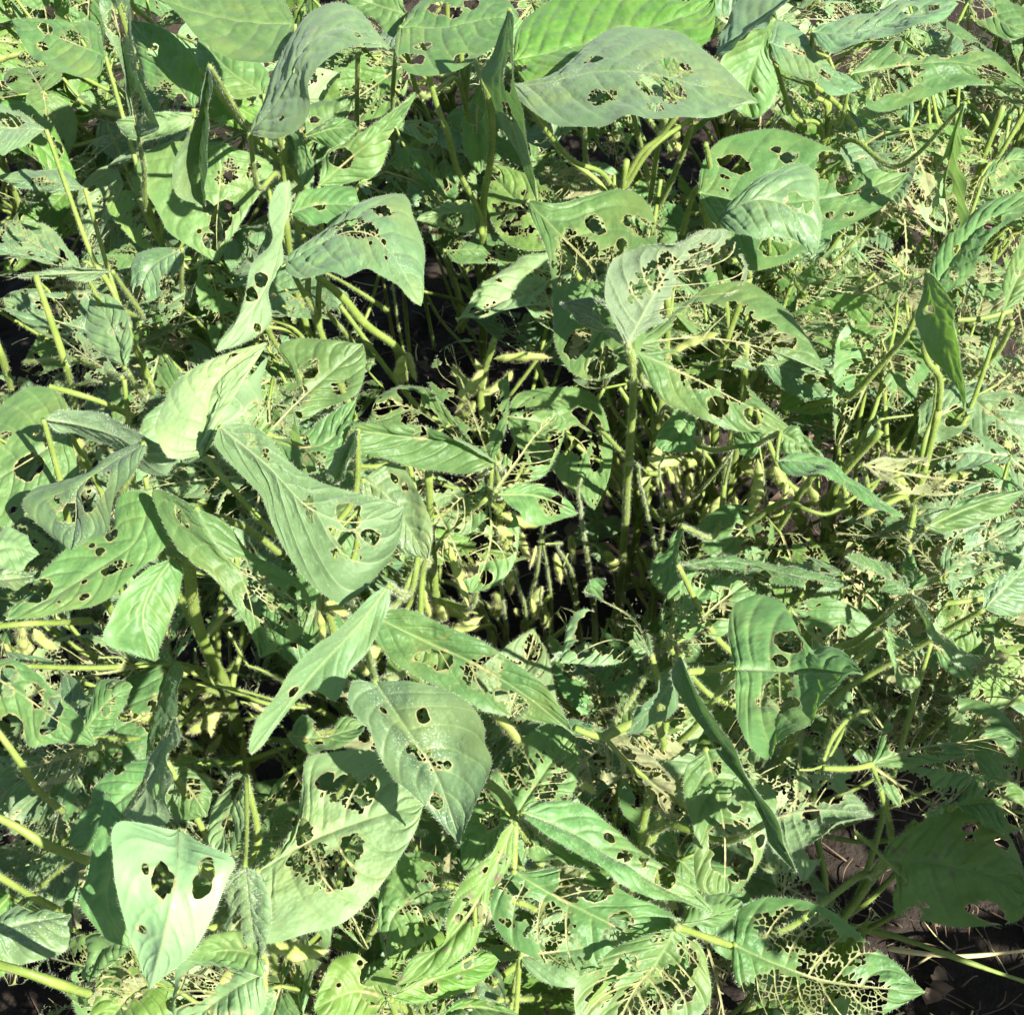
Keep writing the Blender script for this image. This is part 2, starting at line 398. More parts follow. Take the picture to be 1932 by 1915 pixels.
# ------------------------------------------------------------------ plants
PL = {}
class Plant: pass
def plant(key, label, bx, by, top, name='soybean_plant', lean=(0, 0), fill=8, zf=(.20, .42), rad=(.05, .17), pods=6, bare=4, dm=(.3, .75), group='soybean plants of the crop'):
    p = Plant(); p.key = key; p.base = np.array([bx, by, 0.0]); p.top = top; p.fill = fill; p.zf = zf; p.rad = rad; p.pods = pods; p.bare = bare; p.dm = dm
    e = bpy.data.objects.new(name, None); COL.objects.link(e); e.location = (bx, by, 0); e.empty_display_size = .05
    e['label'] = label; e['category'] = 'plant'; e['group'] = group
    p.e = e
    rng = np.random.RandomState(abs(hash_key(key)))
    n = 8
    z = np.linspace(-.01, top, n)
    P = np.stack([np.cumsum(rng.normal(0, .006, n)) + lean[0] * (z / top) ** 1.3, np.cumsum(rng.normal(0, .006, n)) + lean[1] * (z / top) ** 1.3, z], 1)
    P[0, :2] = 0; P[1, :2] *= .3
    p.path = spline(P, 60)
    a = Acc(); b = 1 + .16 * np.exp(-(((np.arange(60) % 9) - 4) / 1.0) ** 2)
    a.tube(p.path, .0040, .0021, 9, hair=9, hlen=.0018, bulge=b, rng=rng)
    a.build('stem', [M['stem'], M['hair']], e)
    p.leaves = {}; p.rng = rng
    PL[key] = p
    return p
def hash_key(k):
    h = 7
    for ch in k: h = (h * 31 + ord(ch)) % 100003
    return h
def stem_at(p, z):
    k = np.searchsorted(p.path[:, 2], z); k = min(max(k, 0), len(p.path) - 1)
    return p.path[k]

def petiole_path(p, J, via=None, n=40):
    """from the stem up to the leaf junction J (plant coordinates)"""
    hd = np.linalg.norm((J - stem_at(p, J[2] * .6))[:2])
    za = np.clip(J[2] - .07 - .75 * hd, .05, p.path[-1, 2])
    S = stem_at(p, za)
    if via is not None: pts = [S] + [np.array(q) for q in via] + [J]
    else:
        c = S * .42 + J * .58; c = c + np.array([0, 0, -.006 - .10 * hd]) + p.rng.normal(0, .004, 3)
        pts = [S, S * .8 + J * .2 + np.array([0, 0, .012 * hd / .1]), c, J]
    return spline(pts, n)
# ------------------------------------------------------------------ the leaves in view
# every leaflet: plant, leaf, outline of its midrib and of both edges read from the nine enlargements of the photograph, then the
# real height of its base and tip above the soil (m), the lift of either edge (mm), kind, eaten places
K = .35539
ORG = {1: (0, 0), 2: (625.3, 0), 3: (1251.4, 0), 4: (0, 616.8), 5: (625.3, 616.8), 6: (1251.4, 616.8), 7: (0, 1234.4), 8: (625.3, 1234.4), 9: (1251.4, 1234.4)}
def pts(crop, s):
    ox, oy = ORG[crop]
    return [(ox + K * float(a.split(',')[0]), oy + K * float(a.split(',')[1])) for a in s.split()]
LEAVES = []
def H(pl, lf, crop, mid, A, B, zb, zt, e=None, k='g', d='', g=0.0, arch=0.0, under=False, hairy=0.0, relief=1.0, label=None, nsec=7, wav=1.0):
    LEAVES.append(dict(pl=pl, lf=lf, crop=crop, mid=pts(crop, mid), A=pts(crop, A), B=pts(crop, B), zb=zb, zt=zt, e=e, k=k, d=d, g=g, arch=arch, under=under, hairy=hairy, relief=relief, label=label, nsec=nsec, wav=wav))

# ---- top left
H('A', 1, 1, '560,300 350,215 60,105', '500,130 330,120 160,112', '520,420 350,400 200,320 110,220', .54, .545, (-4, 4), 'g', '240,160,50h 230,255,38h 380,200,70l 440,230,50l')
H('A', 2, 1, '1030,580 900,400 800,250 690,110', '1060,450 1040,330 940,200 830,130', '900,520 800,480 750,380 720,260', .525, .54, (6, -6), 'g', '820,270,32h 870,480,60l 840,500,50l 960,530,30h')
H('A', 2, 1, '1030,620 850,655 615,650', '1000,600 850,600 720,615', '1010,670 870,725 740,750 670,720', .522, .51, (6, -8), 'p', '740,560,40l', under=False)
H('A', 3, 1, '735,735 690,500 650,250 580,-40', '705,700 680,600 650,420 590,200 530,20', '850,690 840,620 790,500 720,350 700,200 690,0', .56, .65, (8, 14), 'b', '740,560,90l 640,130,90s 700,620,50s', relief=.6, hairy=.4)
H('B', 1, 1, '1110,350 1090,600 1060,850 1090,1100', '1070,480 1050,620 970,750 915,890 935,1040', '1125,450 1115,600 1103,800 1097,1000', .64, .585, (12, 30), 'b', '1045,930,50h', relief=.6, hairy=.3, wav=.5)
H('A', 4, 1, '1180,760 1165,1000 1150,1200 1155,1400', '900,760 730,880 850,1150 900,1240 1020,1320', '1440,870 1390,1000 1310,1130 1220,1280', .49, .445, (2, 2), 'g', '1180,1110,50h 1170,1190,55h 1105,1105,34h 1250,1115,20h 1130,1285,45h 1160,1265,35h 1210,920,70l 1340,900,40l 1060,1230,14h')
H('B', 2, 1, '1565,130 1250,110 900,20 700,-60', '1500,0 1350,-120 1100,-180 850,-130', '1520,300 1380,352 1200,290 1050,195 900,50', .575, .585, (-6, 4), 'g', '')
H('B', 3, 1, '1400,500 1200,360 1055,185', '1420,380 1250,240', '1250,520 1060,470 1035,300', .47, .48, None, 'g', '1115,235,16h')
H('B', 4, 1, '1325,715 1510,480 1600,280 1800,150 2070,265', '1400,500 1450,370 1600,130 1760,30 1900,60 2010,180', '1440,735 1560,690 1625,580 1622,440 1720,320 1850,250 1990,230', .585, .62, (-14, 8), 'b', '1895,200,30h 1560,370,20h 1500,640,16h', arch=.012, relief=.8)
H('B', 5, 1, '1620,720 1760,620 1900,512', '1610,600 1650,540 1760,520', '1740,690 1840,610', .52, .53, None, 'g', '1670,640,20h')
H('B', 5, 1, '1625,725 1780,680 1900,690', '1700,680 1790,630 1870,640', '1690,760 1770,790 1850,760', .525, .53, (5, -6), 'g', '')
H('B', 5, 1, '1615,735 1620,850 1600,1000', '1560,690 1560,790 1575,900', '1640,800 1670,890 1640,960', .515, .5, None, 'g', '')
H('H', 3, 1, '1690,990 1850,850 2050,680 2209,490', '1730,830 1850,750 2000,650 2120,560', '1750,990 1900,960 2000,920 2080,720', .55, .59, (4, -12), 'g', '1815,840,55h 2075,720,30h', label='torn leaflet with a long raised tip')
H('H', 1, 1, '1540,1130 1700,1085 1915,1090', '1600,1030 1730,990 1860,985', '1640,1180 1750,1200 1880,1190', .555, .55, None, 'g', '1695,1100,32h')
H('H', 1, 1, '1530,962 1500,1230 1390,1560 1145,1868', '1470,990 1420,1150 1435,1270 1360,1380 1300,1520 1250,1680', '1542,1050 1525,1180 1490,1400 1430,1550 1430,1720 1300,1820', .59, .57, (14, -6), 'p', '1380,1480,42h 1330,1560,45h 1370,1740,20h', hairy=.25, label='long pale leaflet hanging with its rim turned up')
H('AA', 5, 1, '245,690 100,680 -60,680', '100,600 0,575', '180,735 60,800 0,830', .555, .56, (-6, 6), 'b', '60,640,80l', relief=.6, hairy=.3)
H('AA', 6, 1, '660,1950 600,1750 480,1560', '690,1880 690,1740 650,1640 580,1570', '560,1900 480,1800 450,1690', .49, .485, (8, -8), 'p', '630,1750,50l 600,1760,20h')
H('H', 2, 2, '-230,1400 0,1260 180,1235 330,1360 478,1625', '-190,1330 0,1200 110,1110 230,1050 390,1035 440,1160 500,1330 495,1480', '-240,1450 -150,1490 0,1460 80,1490 190,1440 330,1500 400,1570', .58, .575, (-16, 10), 'b', '150,1220,110l 80,1190,80l 280,1130,60l 275,1290,20h 205,1300,16h 290,1368,12h', arch=.008, label='blue green leaflet with its tip bent down over a pale stalk')
# ---- top middle
H('C', 1, 2, '400,75 250,30 60,-40', '330,-60 180,-110', '330,200 230,110 100,40', .565, .57, (6, -4), 'g', '')
H('C', 2, 2, '365,145 600,145 800,105 1000,92', '420,50 480,0 600,-60 800,-60 930,0', '340,200 345,300 400,390 530,415 640,380 760,320 870,250 960,150', .59, .595, (-6, 6), 'g', '420,330,48h 500,255,32h 690,310,32h 570,60,60s 640,80,50s 740,30,40h 465,265,20h', label='broad leaflet facing up with a dusty white midrib')
H('C', 4, 2, '945,52 925,250 900,450 960,660 1050,900 1095,1080', '900,170 860,290 800,400 840,520 870,590 940,750 1010,880', '970,110 972,300 978,450 1012,560 1032,720 1062,880', .66, .55, (-10, 22), 'b', '930,400,110s 930,330,60l 940,600,60h', relief=.5, hairy=.4, wav=.5, label='narrow leaflet seen edge on, half eaten')
H('C', 5, 2, '800,430 770,650 790,925', '775,470 730,560 700,680 700,770 735,860', '830,500 835,700 815,860', .5, .46, None, 'g', '760,610,45h 770,690,20h')
H('D', 1, 2, '965,325 1300,245 1600,170 1900,80 2040,-10', '990,150 1100,40 1300,-60 1600,-90 1850,-10 1950,0', '1000,400 1070,445 1250,390 1500,340 1800,300 1960,250 2030,150', .575, .58, (-4, 8), 'y', '1000,370,36h', relief=1.25, nsec=9, label='bright yellow green leaflet with a strongly wrinkled face')
H('D', 2, 2, '955,450 1130,440 1400,380 1700,390 2000,470 2265,550', '1040,440 1220,360 1350,240 1500,160 1700,140 1860,170 2042,320 2152,430', '970,500 1050,590 1180,665 1320,670 1450,660 1560,620 1700,650 1850,645 2062,600 2180,560', .60, .635, (-18, 10), 'b', '1440,520,85l 1395,325,60l 1750,470,150l 1830,370,110l 1720,580,60l 1430,540,50l', arch=.01, relief=.8, label='large blue grey leaflet with two lacy eaten patches')
H('D', 3, 3, '282,302 420,190 560,80 720,-40', '300,240 330,120 420,-10 560,-60', '400,230 560,110 680,0', .585, .60, (-14, 14), 'b', '', relief=.7)
H('D', 4, 3, '590,100 500,300 450,480 470,637', '450,170 310,320 330,480 380,590', '582,180 555,270 605,430 590,530 540,600', .60, .545, (6, -4), 'g', '495,480,16h', relief=.9)
H('E', 1, 3, '560,230 740,290 900,400 1070,470', '590,100 680,150 790,240 900,360 1000,430', '600,330 750,420 870,490 960,497', .565, .55, (-8, 6), 'b', '700,270,60l 860,400,30h 790,420,20h')
H('E', 2, 3, '790,170 1000,175 1250,110 1570,20', '820,150 950,90 1180,50 1280,0 1430,-10', '830,240 900,290 1000,260 1230,190 1390,130 1500,90', .565, .58, (-8, 8), 'b', '1420,55,45h 1310,60,40h 1080,230,40l')
H('E', 3, 3, '1000,390 1300,345 1560,330 1750,380 1930,470', '1150,250 1330,160 1480,120 1600,160 1720,240 1830,330', '1050,560 1200,590 1380,530 1550,470 1700,455 1820,455', .545, .54, (-2, -4), 'g', '1350,250,130s 1500,250,110s 1250,420,130s 1630,250,70s 1150,450,130s 1750,400,75l 1700,410,40l', label='wide leaflet with its inner half eaten away to threads')
H('E', 4, 3, '1650,-60 1780,100 1950,180', '1700,-100 1850,0 1950,80', '1620,20 1680,120 1830,210', .5, .5, None, 'g', '1700,40,90s', g=.25)
H('G', 1, 3, '190,1020 500,1080 800,1060 1050,1010 1312,910', '200,900 270,780 380,720 560,690 700,720 860,785 1000,830 1150,880', '240,1160 350,1310 450,1420 600,1400 720,1340 900,1250 1050,1180 1180,1100 1270,980', .53, .525, (4, 4), 'g', '600,805,22h 670,840,44h 910,900,110s 990,980,85h 1125,1035,20h 885,1145,20h 980,1150,22h 320,950,22h 600,1310,70h 380,880,70h 870,850,50h 325,1010,16h', relief=.9, label='broad leaflet pierced by round holes and one large gap')
H('G', 2, 3, '290,1180 420,1080 560,1060 700,1130 800,1358', '330,1110 400,1040 520,950 680,870 780,890 830,970 840,1100 832,1250', '360,1240 480,1262 600,1250 700,1280 760,1320', .575, .565, (-4, 0), 'b', '700,1070,40h 760,1095,40h 660,1080,30l', arch=.018, label='arched leaflet with a dusty ridge and hooked tip')
H('E', 5, 3, '1602,550 1535,780 1490,1000 1540,1238', '1560,650 1500,830 1430,950 1375,1080 1382,1150 1450,1222', '1590,650 1562,720 1582,850 1602,1000 1622,1120 1590,1200', .60, .535, (0, 14), 'p', '1415,1020,55h 1490,880,45h 1515,985,38h 1410,1080,25h 1455,1150,50h 1520,1090,40h 1555,1160,38h 1520,1200,25h 1545,1060,30h', relief=.4, label='sunlit pale leaflet with large round holes')
H('V', 1, 3, '1440,1530 1560,1350 1720,1180 1960,1060', '1415,1430 1470,1300 1570,1180 1700,1090 1915,1022', '1530,1550 1640,1440 1690,1300 1800,1200 1930,1140', .535, .545, (-4, 6), 'g', '1540,1470,45l 1560,1330,24h 1750,1190,60h', relief=.9)
H('V', 2, 3, '1805,1660 1870,1500 1990,1280', '1812,1480 1860,1350 1930,1260', '1885,1600 1980,1480', .515, .525, None, 'g', '1880,1450,16h')
H('V', 3, 3, '1400,1443 1450,1640 1530,1880 1602,2178', '1380,1560 1330,1690 1380,1820 1480,1960 1565,2090', '1450,1490 1520,1620 1562,1750 1592,1915 1612,2090', .625, .555, (-8, 14), 'g', '1420,1650,26h', hairy=.25, relief=.9, label='spear shaped leaflet hanging tip down')
H('V', 4, 3, '1700,950 1850,850 2000,880', '1760,850 1880,780', '1760,1000 1880,960', .48, .47, None, 'g', '1800,900,60l', g=.3)
# ---- centre right plant
H('F', 1, 2, '1040,1065 1220,1250 1400,1450 1450,1700 1420,2025', '1200,1080 1350,1040 1520,1005 1640,1040 1710,1150 1725,1350 1700,1600 1640,1850 1540,1970', '1065,1160 1130,1300 1168,1460 1180,1700 1195,1850 1260,1970 1340,2015', .565, .555, (4, -4), 'g', '1310,1380,150l 1270,1290,80l 1400,1200,55h 1380,1430,90l 1575,1180,40l 1650,1210,60l 1545,1310,30h 1480,1360,60l 1310,1830,80h 1430,1920,100s 1240,1480,50l 1410,1970,20h', relief=.9, label='large leaflet with a netlike eaten window')
H('F', 2, 2, '1570,1830 1680,1620 1790,1440 1900,1310 2010,1215', '1490,1690 1450,1560 1490,1390 1640,1320 1830,1295 1930,1240', '1650,1760 1900,1660 2060,1590 2180,1520 2205,1440 2160,1330 2090,1230', .585, .615, (10, -4), 'd', '1950,1540,130s 2060,1480,120s 1860,1640,100s 2000,1600,90s 1900,1440,80l 2080,1400,80s 1700,1480,80l 1620,1540,60l 1780,1380,60l 1960,1340,60l 2120,1300,50l', under=True, hairy=1.6, label='woolly leaflet turned over to show its hairy underside')
H('F', 2, 2, '1565,1830 1400,1700 1208,1612', '1480,1680 1440,1580 1330,1590', '1490,1770 1330,1710 1250,1655', .575, .572, (4, -8), 'd', '1480,1700,60h 1420,1660,40s', under=True, hairy=1.6)
H('F', 2, 3, '-190,1840 150,1790 500,1840 862,1980', '100,1620 220,1540 420,1505 550,1570 680,1680 780,1800 840,1915', '50,1880 300,1940 550,1960 700,1900', .56, .54, (-4, -8), 'g', '200,1720,170s 100,1820,130s 400,1760,150l 500,1740,90l 500,1860,110l 300,1860,110s 640,1820,55h 380,1640,60l', relief=.9)
H('F', 2, 6, '-150,130 200,290 450,420 680,545', '80,130 300,220 450,330 560,440', '-100,250 0,385 130,450 300,530 480,568 610,565', .555, .535, (-2, -6), 'g', '200,230,120s 380,330,90s 280,420,60s 90,200,70l 480,470,40h', relief=1.0)
H('F', 3, 6, '165,440 90,560 0,660', '90,430 10,520 -40,620', '168,560 160,660 60,668', .5, .49, None, 'g', '')
H('F', 4, 6, '540,590 460,620 370,570', '480,690 400,650', '520,560 440,560', .5, .49, None, 'g', '')
# ---- left
H('I', 1, 4, '370,560 180,690 0,800 -120,900', '360,420 270,320 170,310 70,360 -20,450 -120,640', '400,760 250,880 120,1000 0,1060', .53, .52, (2, -4), 'g', '150,750,65h 70,970,18h 200,570,14h 250,600,30l 30,590,35l')
H('I', 2, 4, '230,490 420,520 620,580 780,670 948,655', '320,450 480,445 580,490 680,550 820,620', '300,555 420,560 600,640 750,740 870,790 935,710', .575, .58, (6, -20), 'b', '', hairy=.5, relief=.7)
H('I', 3, 4, '765,615 560,740 410,860 400,1010 372,1190', '600,655 480,760 300,820 130,915 140,990 250,1100', '772,660 710,790 620,890 595,980 580,1090 480,1130', .585, .555, (-12, 4), 'b', '520,835,70h 480,915,60h 375,985,50h 560,800,30h 330,1010,30h 300,930,40l', relief=.6, label='blue grey leaflet with long slit holes')
H('I', 4, 4, '800,890 720,1130 520,1280 260,1440 28,1556', '720,870 640,910 600,980 585,1070 430,1140 330,1220 200,1350 90,1470', '850,960 895,1060 880,1160 780,1260 700,1330 600,1430 480,1490 330,1510 180,1540', .55, .54, (-2, 0), 'g', '590,1105,30h 535,1195,24h 580,1300,30h 640,1270,45l 450,1355,14h 450,1440,20h 205,1415,75h 490,1160,14h 315,1465,8h', relief=.7, label='long smooth leaflet with small bitten holes')
H('L', 1, 4, '920,1225 800,1400 760,1560 825,1778', '780,1280 650,1420 590,1570 558,1662 680,1728', '965,1290 952,1420 910,1540 870,1650', .535, .51, (8, -6), 'g', '', relief=.7)
H('L', 2, 4, '1045,960 1130,1130 1300,1370 1385,1758', '860,872 800,880 850,1010 960,1190 1090,1285 1200,1410 1300,1570', '1200,1040 1330,1190 1500,1290 1630,1420 1645,1560 1530,1690', .575, .53, (6, -10), 'g', '1350,1330,60l 1400,1430,100l 1450,1550,90l 1350,1480,60h 1480,1650,60l 1300,1260,40l 970,1020,50s 1560,1480,80l 1270,1250,30h', hairy=.2, relief=.6, label='drooping leaflet with a lacy lower half')
H('J', 1, 4, '1165,530 1420,740 1640,960 1880,1040 2142,955', '1220,510 1330,520 1410,570 1530,690 1640,780 1760,840 1870,880 2000,910', '1145,620 1200,700 1330,830 1420,930 1470,1100 1560,1260 1680,1390 1830,1460 2000,1320 2110,1150', .615, .59, (2, -8), 'w', '1855,1000,66h 1850,1125,48h 1960,1110,46h 1770,1080,40l 1810,1200,40l 1885,1215,32h 1640,970,50l 1330,590,35l 1410,670,30l', under=True, hairy=.9, relief=1.0, label='large hairy leaflet with holes beside its tip')
H('J', 2, 4, '1080,685 1100,450 1160,280 1420,86', '900,690 830,580 825,520 850,430 900,330 980,250 1100,180 1250,120', '1400,180 1388,300 1385,450 1270,500 1160,540 1070,650', .59, .60, (4, -4), 'p', '1190,480,45l 1340,435,20h 1240,155,18h 1350,500,40l', relief=.9, label='pale broad leaflet standing up on the left')
H('K', 6, 4, '1420,570 1560,420 1700,290 1928,90', '1500,330 1570,240 1480,110 1600,60 1760,72', '1500,540 1640,480 1750,420 1900,360 1940,200', .545, .56, (2, -4), 'g', '1500,400,120s 1640,230,50h 1600,370,60l 1820,330,50l 1540,480,70s', relief=.9)
H('K', 6, 4, '1430,590 1600,640 1760,590 1898,375', '1560,585 1750,480 1850,410', '1540,760 1700,770 1790,680 1860,540', .54, .55, (2, -4), 'g', '1660,720,60l 1600,600,50h')
H('J', 3, 4, '1897,545 1850,680 1790,840', '1800,640 1730,790', '1897,640 1850,760', .60, .57, (-4, 14), 'b', '', hairy=.4, relief=.4)
# ---- centre, shaded and skeletonised
H('K', 1, 5, '880,725 700,610 450,590 98,545', '700,600 560,560 480,525 300,510 150,510', '740,780 560,760 420,740 250,690 110,650', .545, .555, (8, -8), 'g', '480,560,40h')
H('J', 4, 5, '170,805 300,900 400,1050 505,1232', '300,720 390,760 450,860 500,950 540,1080 530,1180', '160,860 200,960 300,1100 380,1200', .53, .515, (6, -6), 'b', '330,810,24h 390,850,20h')
H('K', 2, 5, '870,870 980,720 1080,580 1200,460', '920,650 950,540 1000,470 1100,430 1180,440', '950,850 1060,820 1130,790 1190,690 1225,600 1232,500', .515, .525, (4, -4), 'g', '1040,540,90s 1100,640,95s 980,640,90s 1140,500,60l 1000,760,80l 1160,600,60l 1060,480,60l 920,800,60s', g=.3, label='leaflet stripped to a brown net of veins')
H('K', 3, 5, '850,735 750,450 680,250 640,90', '920,560 940,420 940,300 920,180 860,100 740,65', '760,640 620,450 520,300 540,200 590,120', .475, .465, None, 'g', '640,170,90l 760,200,110l 860,250,90s 620,280,100s 740,330,120l 840,380,90l 680,430,90s 790,480,90l 780,590,60h', g=.3)
H('K', 3, 5, '840,745 600,540 400,420 215,440', '640,480 500,330 360,310 260,360', '740,760 560,700 300,600 205,510', .46, .45, None, 'g', '300,440,60h 420,370,70s 520,500,80h 420,500,60l 600,600,60h', g=.3)
H('K', 4, 5, '830,860 850,1080 820,1250 740,1412', '690,960 650,1100 680,1250 700,1340', '900,900 990,1030 985,1200 930,1320 840,1385', .49, .46, (4, -4), 'g', '760,1010,80s 880,1000,90s 740,1150,70s 800,1180,80s 900,1150,80s 730,1280,50h 820,1330,40s', g=.2)
H('K', 4, 5, '820,850 700,900 585,1010', '790,780 680,780 600,870', '820,1000 730,1095 640,1085', .49, .48, None, 'g', '700,830,90s 640,930,80s 740,930,80s 690,1020,60l', g=.3)
H('K', 5, 5, '920,470 1150,520 1350,650 1400,970', '1000,350 1200,330 1400,350 1490,600 1470,800', '1000,640 1150,750 1280,880', .40, .38, None, 'g', '1300,600,90s 1200,620,70s 1380,500,60h 1330,470,40h 1400,700,60l', g=.2)
H('K', 4, 5, '890,890 1100,900 1312,990', '1000,830 1150,850 1260,930', '1000,1000 1100,1055 1220,1030', .51, .49, None, 'g', '1150,950,60l 1200,930,30h')
# ---- bottom centre
H('N', 1, 8, '200,-215 520,-60 780,60 1050,230 1292,427', '300,-237 440,-228 600,-150 800,-70 960,40 1100,130 1210,270', '195,-140 280,-20 400,80 600,175 720,250 850,310 1050,345 1230,385', .575, .555, (6, 2), 'g', '580,30,70s 800,110,100l 900,225,34h 1000,270,75l 860,60,60l 480,20,30h', relief=.9, label='long leaflet with a honeycomb of eaten cells')
H('N', 2, 8, '235,150 400,400 560,650 685,1012', '130,140 92,230 120,320 200,400 260,550 340,660 430,740 490,800 580,900', '400,140 600,190 740,270 810,380 815,470 852,560 830,650 790,760 740,880', .60, .585, (-2, 12), 'b', '490,320,34h 280,295,22h 430,510,40l 490,545,45l 560,590,40l 560,775,36h 620,590,20h 430,500,22h', relief=.5, arch=.006, label='grey green drooping leaflet dusted white along its midrib')
H('N', 3, 8, '-395,1155 -100,985 200,870 492,790', '-220,1000 -160,720 -130,560 0,530 250,520 400,690', '-380,1300 -360,1530 -100,1470 60,1420 200,1300 330,1130 440,950', .545, .55, (0, -4), 'p', '70,720,85l 150,740,90l 200,690,50l -30,680,40h 90,1040,80s 10,1100,50s 50,1180,70s -120,1100,90l -150,940,60h -50,1190,60l -200,1080,50h', relief=.9, label='big sunlit leaflet eaten between its fanned veins')
H('N', 4, 7, '2062,-362 1900,-150 1640,130 1335,535', '1930,-290 1780,-120 1560,100 1400,320 1322,480', '2062,-250 1960,-30 1850,100 1790,240 1660,200 1500,350 1400,480', .605, .56, (14, -6), 'p', '1560,200,30h', under=False, hairy=.3, relief=.4)
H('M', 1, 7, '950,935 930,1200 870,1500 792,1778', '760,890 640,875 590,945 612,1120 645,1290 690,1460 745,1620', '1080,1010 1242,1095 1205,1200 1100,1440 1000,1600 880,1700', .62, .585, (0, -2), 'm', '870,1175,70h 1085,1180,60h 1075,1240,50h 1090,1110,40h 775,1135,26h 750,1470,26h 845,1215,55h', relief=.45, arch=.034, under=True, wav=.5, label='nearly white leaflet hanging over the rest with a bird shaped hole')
H('M', 2, 7, '660,860 600,1100 570,1330 690,1560', '548,735 552,830 520,930 490,1050 460,1180 420,1280 440,1360 560,1500', '690,900 700,1100 720,1300 720,1450', .58, .555, (4, -4), 'g', '', relief=.7)
H('M', 2, 7, '935,333 860,540 780,720 670,862', '870,420 790,560 730,700 680,810', '937,450 893,580 880,700 862,890 740,890', .60, .585, (-4, 16), 'g', '820,720,40s 750,690,30s', hairy=.4, relief=.5, under=True)
H('M', 3, 7, '890,570 650,760 358,1000', '800,550 700,590 580,650 480,760 410,870', '880,830 760,900 650,960 450,1040', .52, .50, None, 'g', '645,630,24h 415,890,12h 930,740,60l')
H('M', 3, 7, '890,600 1010,720 1100,860', '1000,600 1120,700', '880,800 960,880', .51, .5, None, 'g', '910,720,70l 1020,720,60l')
H('M', 4, 7, '1305,645 1210,850 1150,1065', '1240,640 1140,800 1098,960', '1312,800 1302,950 1240,1060', .565, .55, (-4, 6), 'p', '1265,730,45h 1210,890,36h 1230,950,40s')
H('M', 4, 7, '1300,1130 1330,1400 1390,1702', '1205,1190 1200,1350 1192,1460 1250,1600', '1372,1170 1412,1300 1412,1500 1398,1620', .60, .565, (-8, 8), 'b', '1270,1420,50l', hairy=.7, relief=.9)
H('M', 5, 7, '1400,1600 1200,1570 978,1628', '1390,1480 1200,1470 1080,1520', '1392,1705 1250,1662 1120,1625', .575, .57, (4, -4), 'g', '1305,1550,12h')
H('M', 6, 7, '690,1500 560,1560 468,1742', '600,1460 500,1480 455,1600', '700,1550 620,1620 540,1680', .53, .51, None, 'g', '')
H('M', 6, 7, '790,1760 680,1820 540,2000', '700,1640 560,1680 500,1830 480,1950', '890,1780 910,1900 780,2010', .53, .52, None, 'y', '600,1700,90l 700,1800,100l 750,1780,60l', g=.3)
H('M', 7, 7, '1395,1690 1200,1800 1000,1960', '1200,1640 1000,1625 920,1750 910,1900', '1405,1850 1300,1990 1150,2050', .555, .54, None, 'p', '1050,1760,100s 1150,1700,80s', g=.2, relief=.9)
H('L', 3, 7, '-150,50 100,200 300,350 508,482', '0,30 80,30 180,90 260,170 340,240 430,340', '-100,250 100,420 160,490 320,468', .5, .49, (4, -6), 'g', '50,110,45h 190,190,50h 200,240,40h 290,280,50h 250,380,40h 60,400,60h 280,360,40h 30,180,40h')
H('L', 4, 7, '430,440 560,260 705,170', '470,290 540,140 640,130', '560,420 640,310', .46, .455, None, 'g', '590,180,16h 590,250,30l 560,300,30h')
H('N', 5, 7, '1535,430 1700,440 1945,375', '1600,325 1720,370 1850,340', '1600,510 1760,515 1900,450', .47, .46, None, 'g', '1620,470,24h 1720,400,60s 1690,470,20h')
H('I', 7, 7, '-60,1480 150,1420 380,1380', '20,1360 180,1350', '50,1640 220,1620 360,1560', .5, .49, None, 'b', '', label='dark shaded leaflet')
H('I', 8, 4, '-60,1190 80,1170 212,1208', '0,1080 100,1100', '0,1290 90,1305 160,1250', .53, .52, None, 'p', '')
H('I', 8, 4, '-40,1345 100,1330 235,1312', '0,1300 40,1290 140,1300', '30,1400 140,1370', .54, .53, None, 'b', '')
H('O', 1, 8, '975,888 870,1120 700,1420 348,1765', '900,950 840,1060 740,1160 670,1270 640,1380 590,1500 450,1600 380,1690', '972,980 945,1090 890,1190 830,1240 820,1350 790,1480 750,1560 640,1640 500,1705', .575, .555, (6, -4), 's', '720,1300,30l 810,1140,16h 890,1080,30l 670,1400,20h 760,1380,60s', relief=.8, label='pale leaflet marked with small grey brown spots')
H('U', 1, 8, '310,1822 550,1720 892,1620', '450,1720 640,1650 800,1570', '420,1850 560,1830 720,1790 840,1690', .545, .535, (2, -4), 'y', '530,1770,30h 690,1715,20l 725,1640,26h')
H('U', 1, 8, '300,1825 120,1790 -92,1880', '260,1750 220,1670 140,1590 50,1600 0,1640 -55,1750', '250,1890 150,1960 0,2000', .55, .555, (4, -4), 'y', '200,1700,50h 200,1810,40h 40,1760,10h 150,1630,14h', relief=.6, label='bright yellow green leaflet at the node')
H('U', 2, 8, '558,1930 750,1870 992,1912', '640,1860 760,1828 880,1850', '700,2000 900,1990', .545, .545, None, 'y', '740,1890,30l 850,1860,16h')
H('O', 2, 8, '1015,840 1250,930 1500,1080 1750,1230 2028,1366', '1100,780 1280,790 1480,905 1700,1065 1915,1240', '1080,900 1250,1020 1420,1140 1600,1230 1850,1330', .585, .56, (-4, 8), 'g', '1470,980,30h 1770,1190,45h 1560,1080,40l 1650,1120,40l', hairy=.7, relief=.9, label='long folded hairy leaflet')
H('O', 2, 8, '1010,860 1180,1030 1430,1160', '1150,920 1300,1020', '1020,980 1080,1080 1250,1120', .56, .545, None, 'g', '1050,960,60s 1130,980,50s', g=.4)
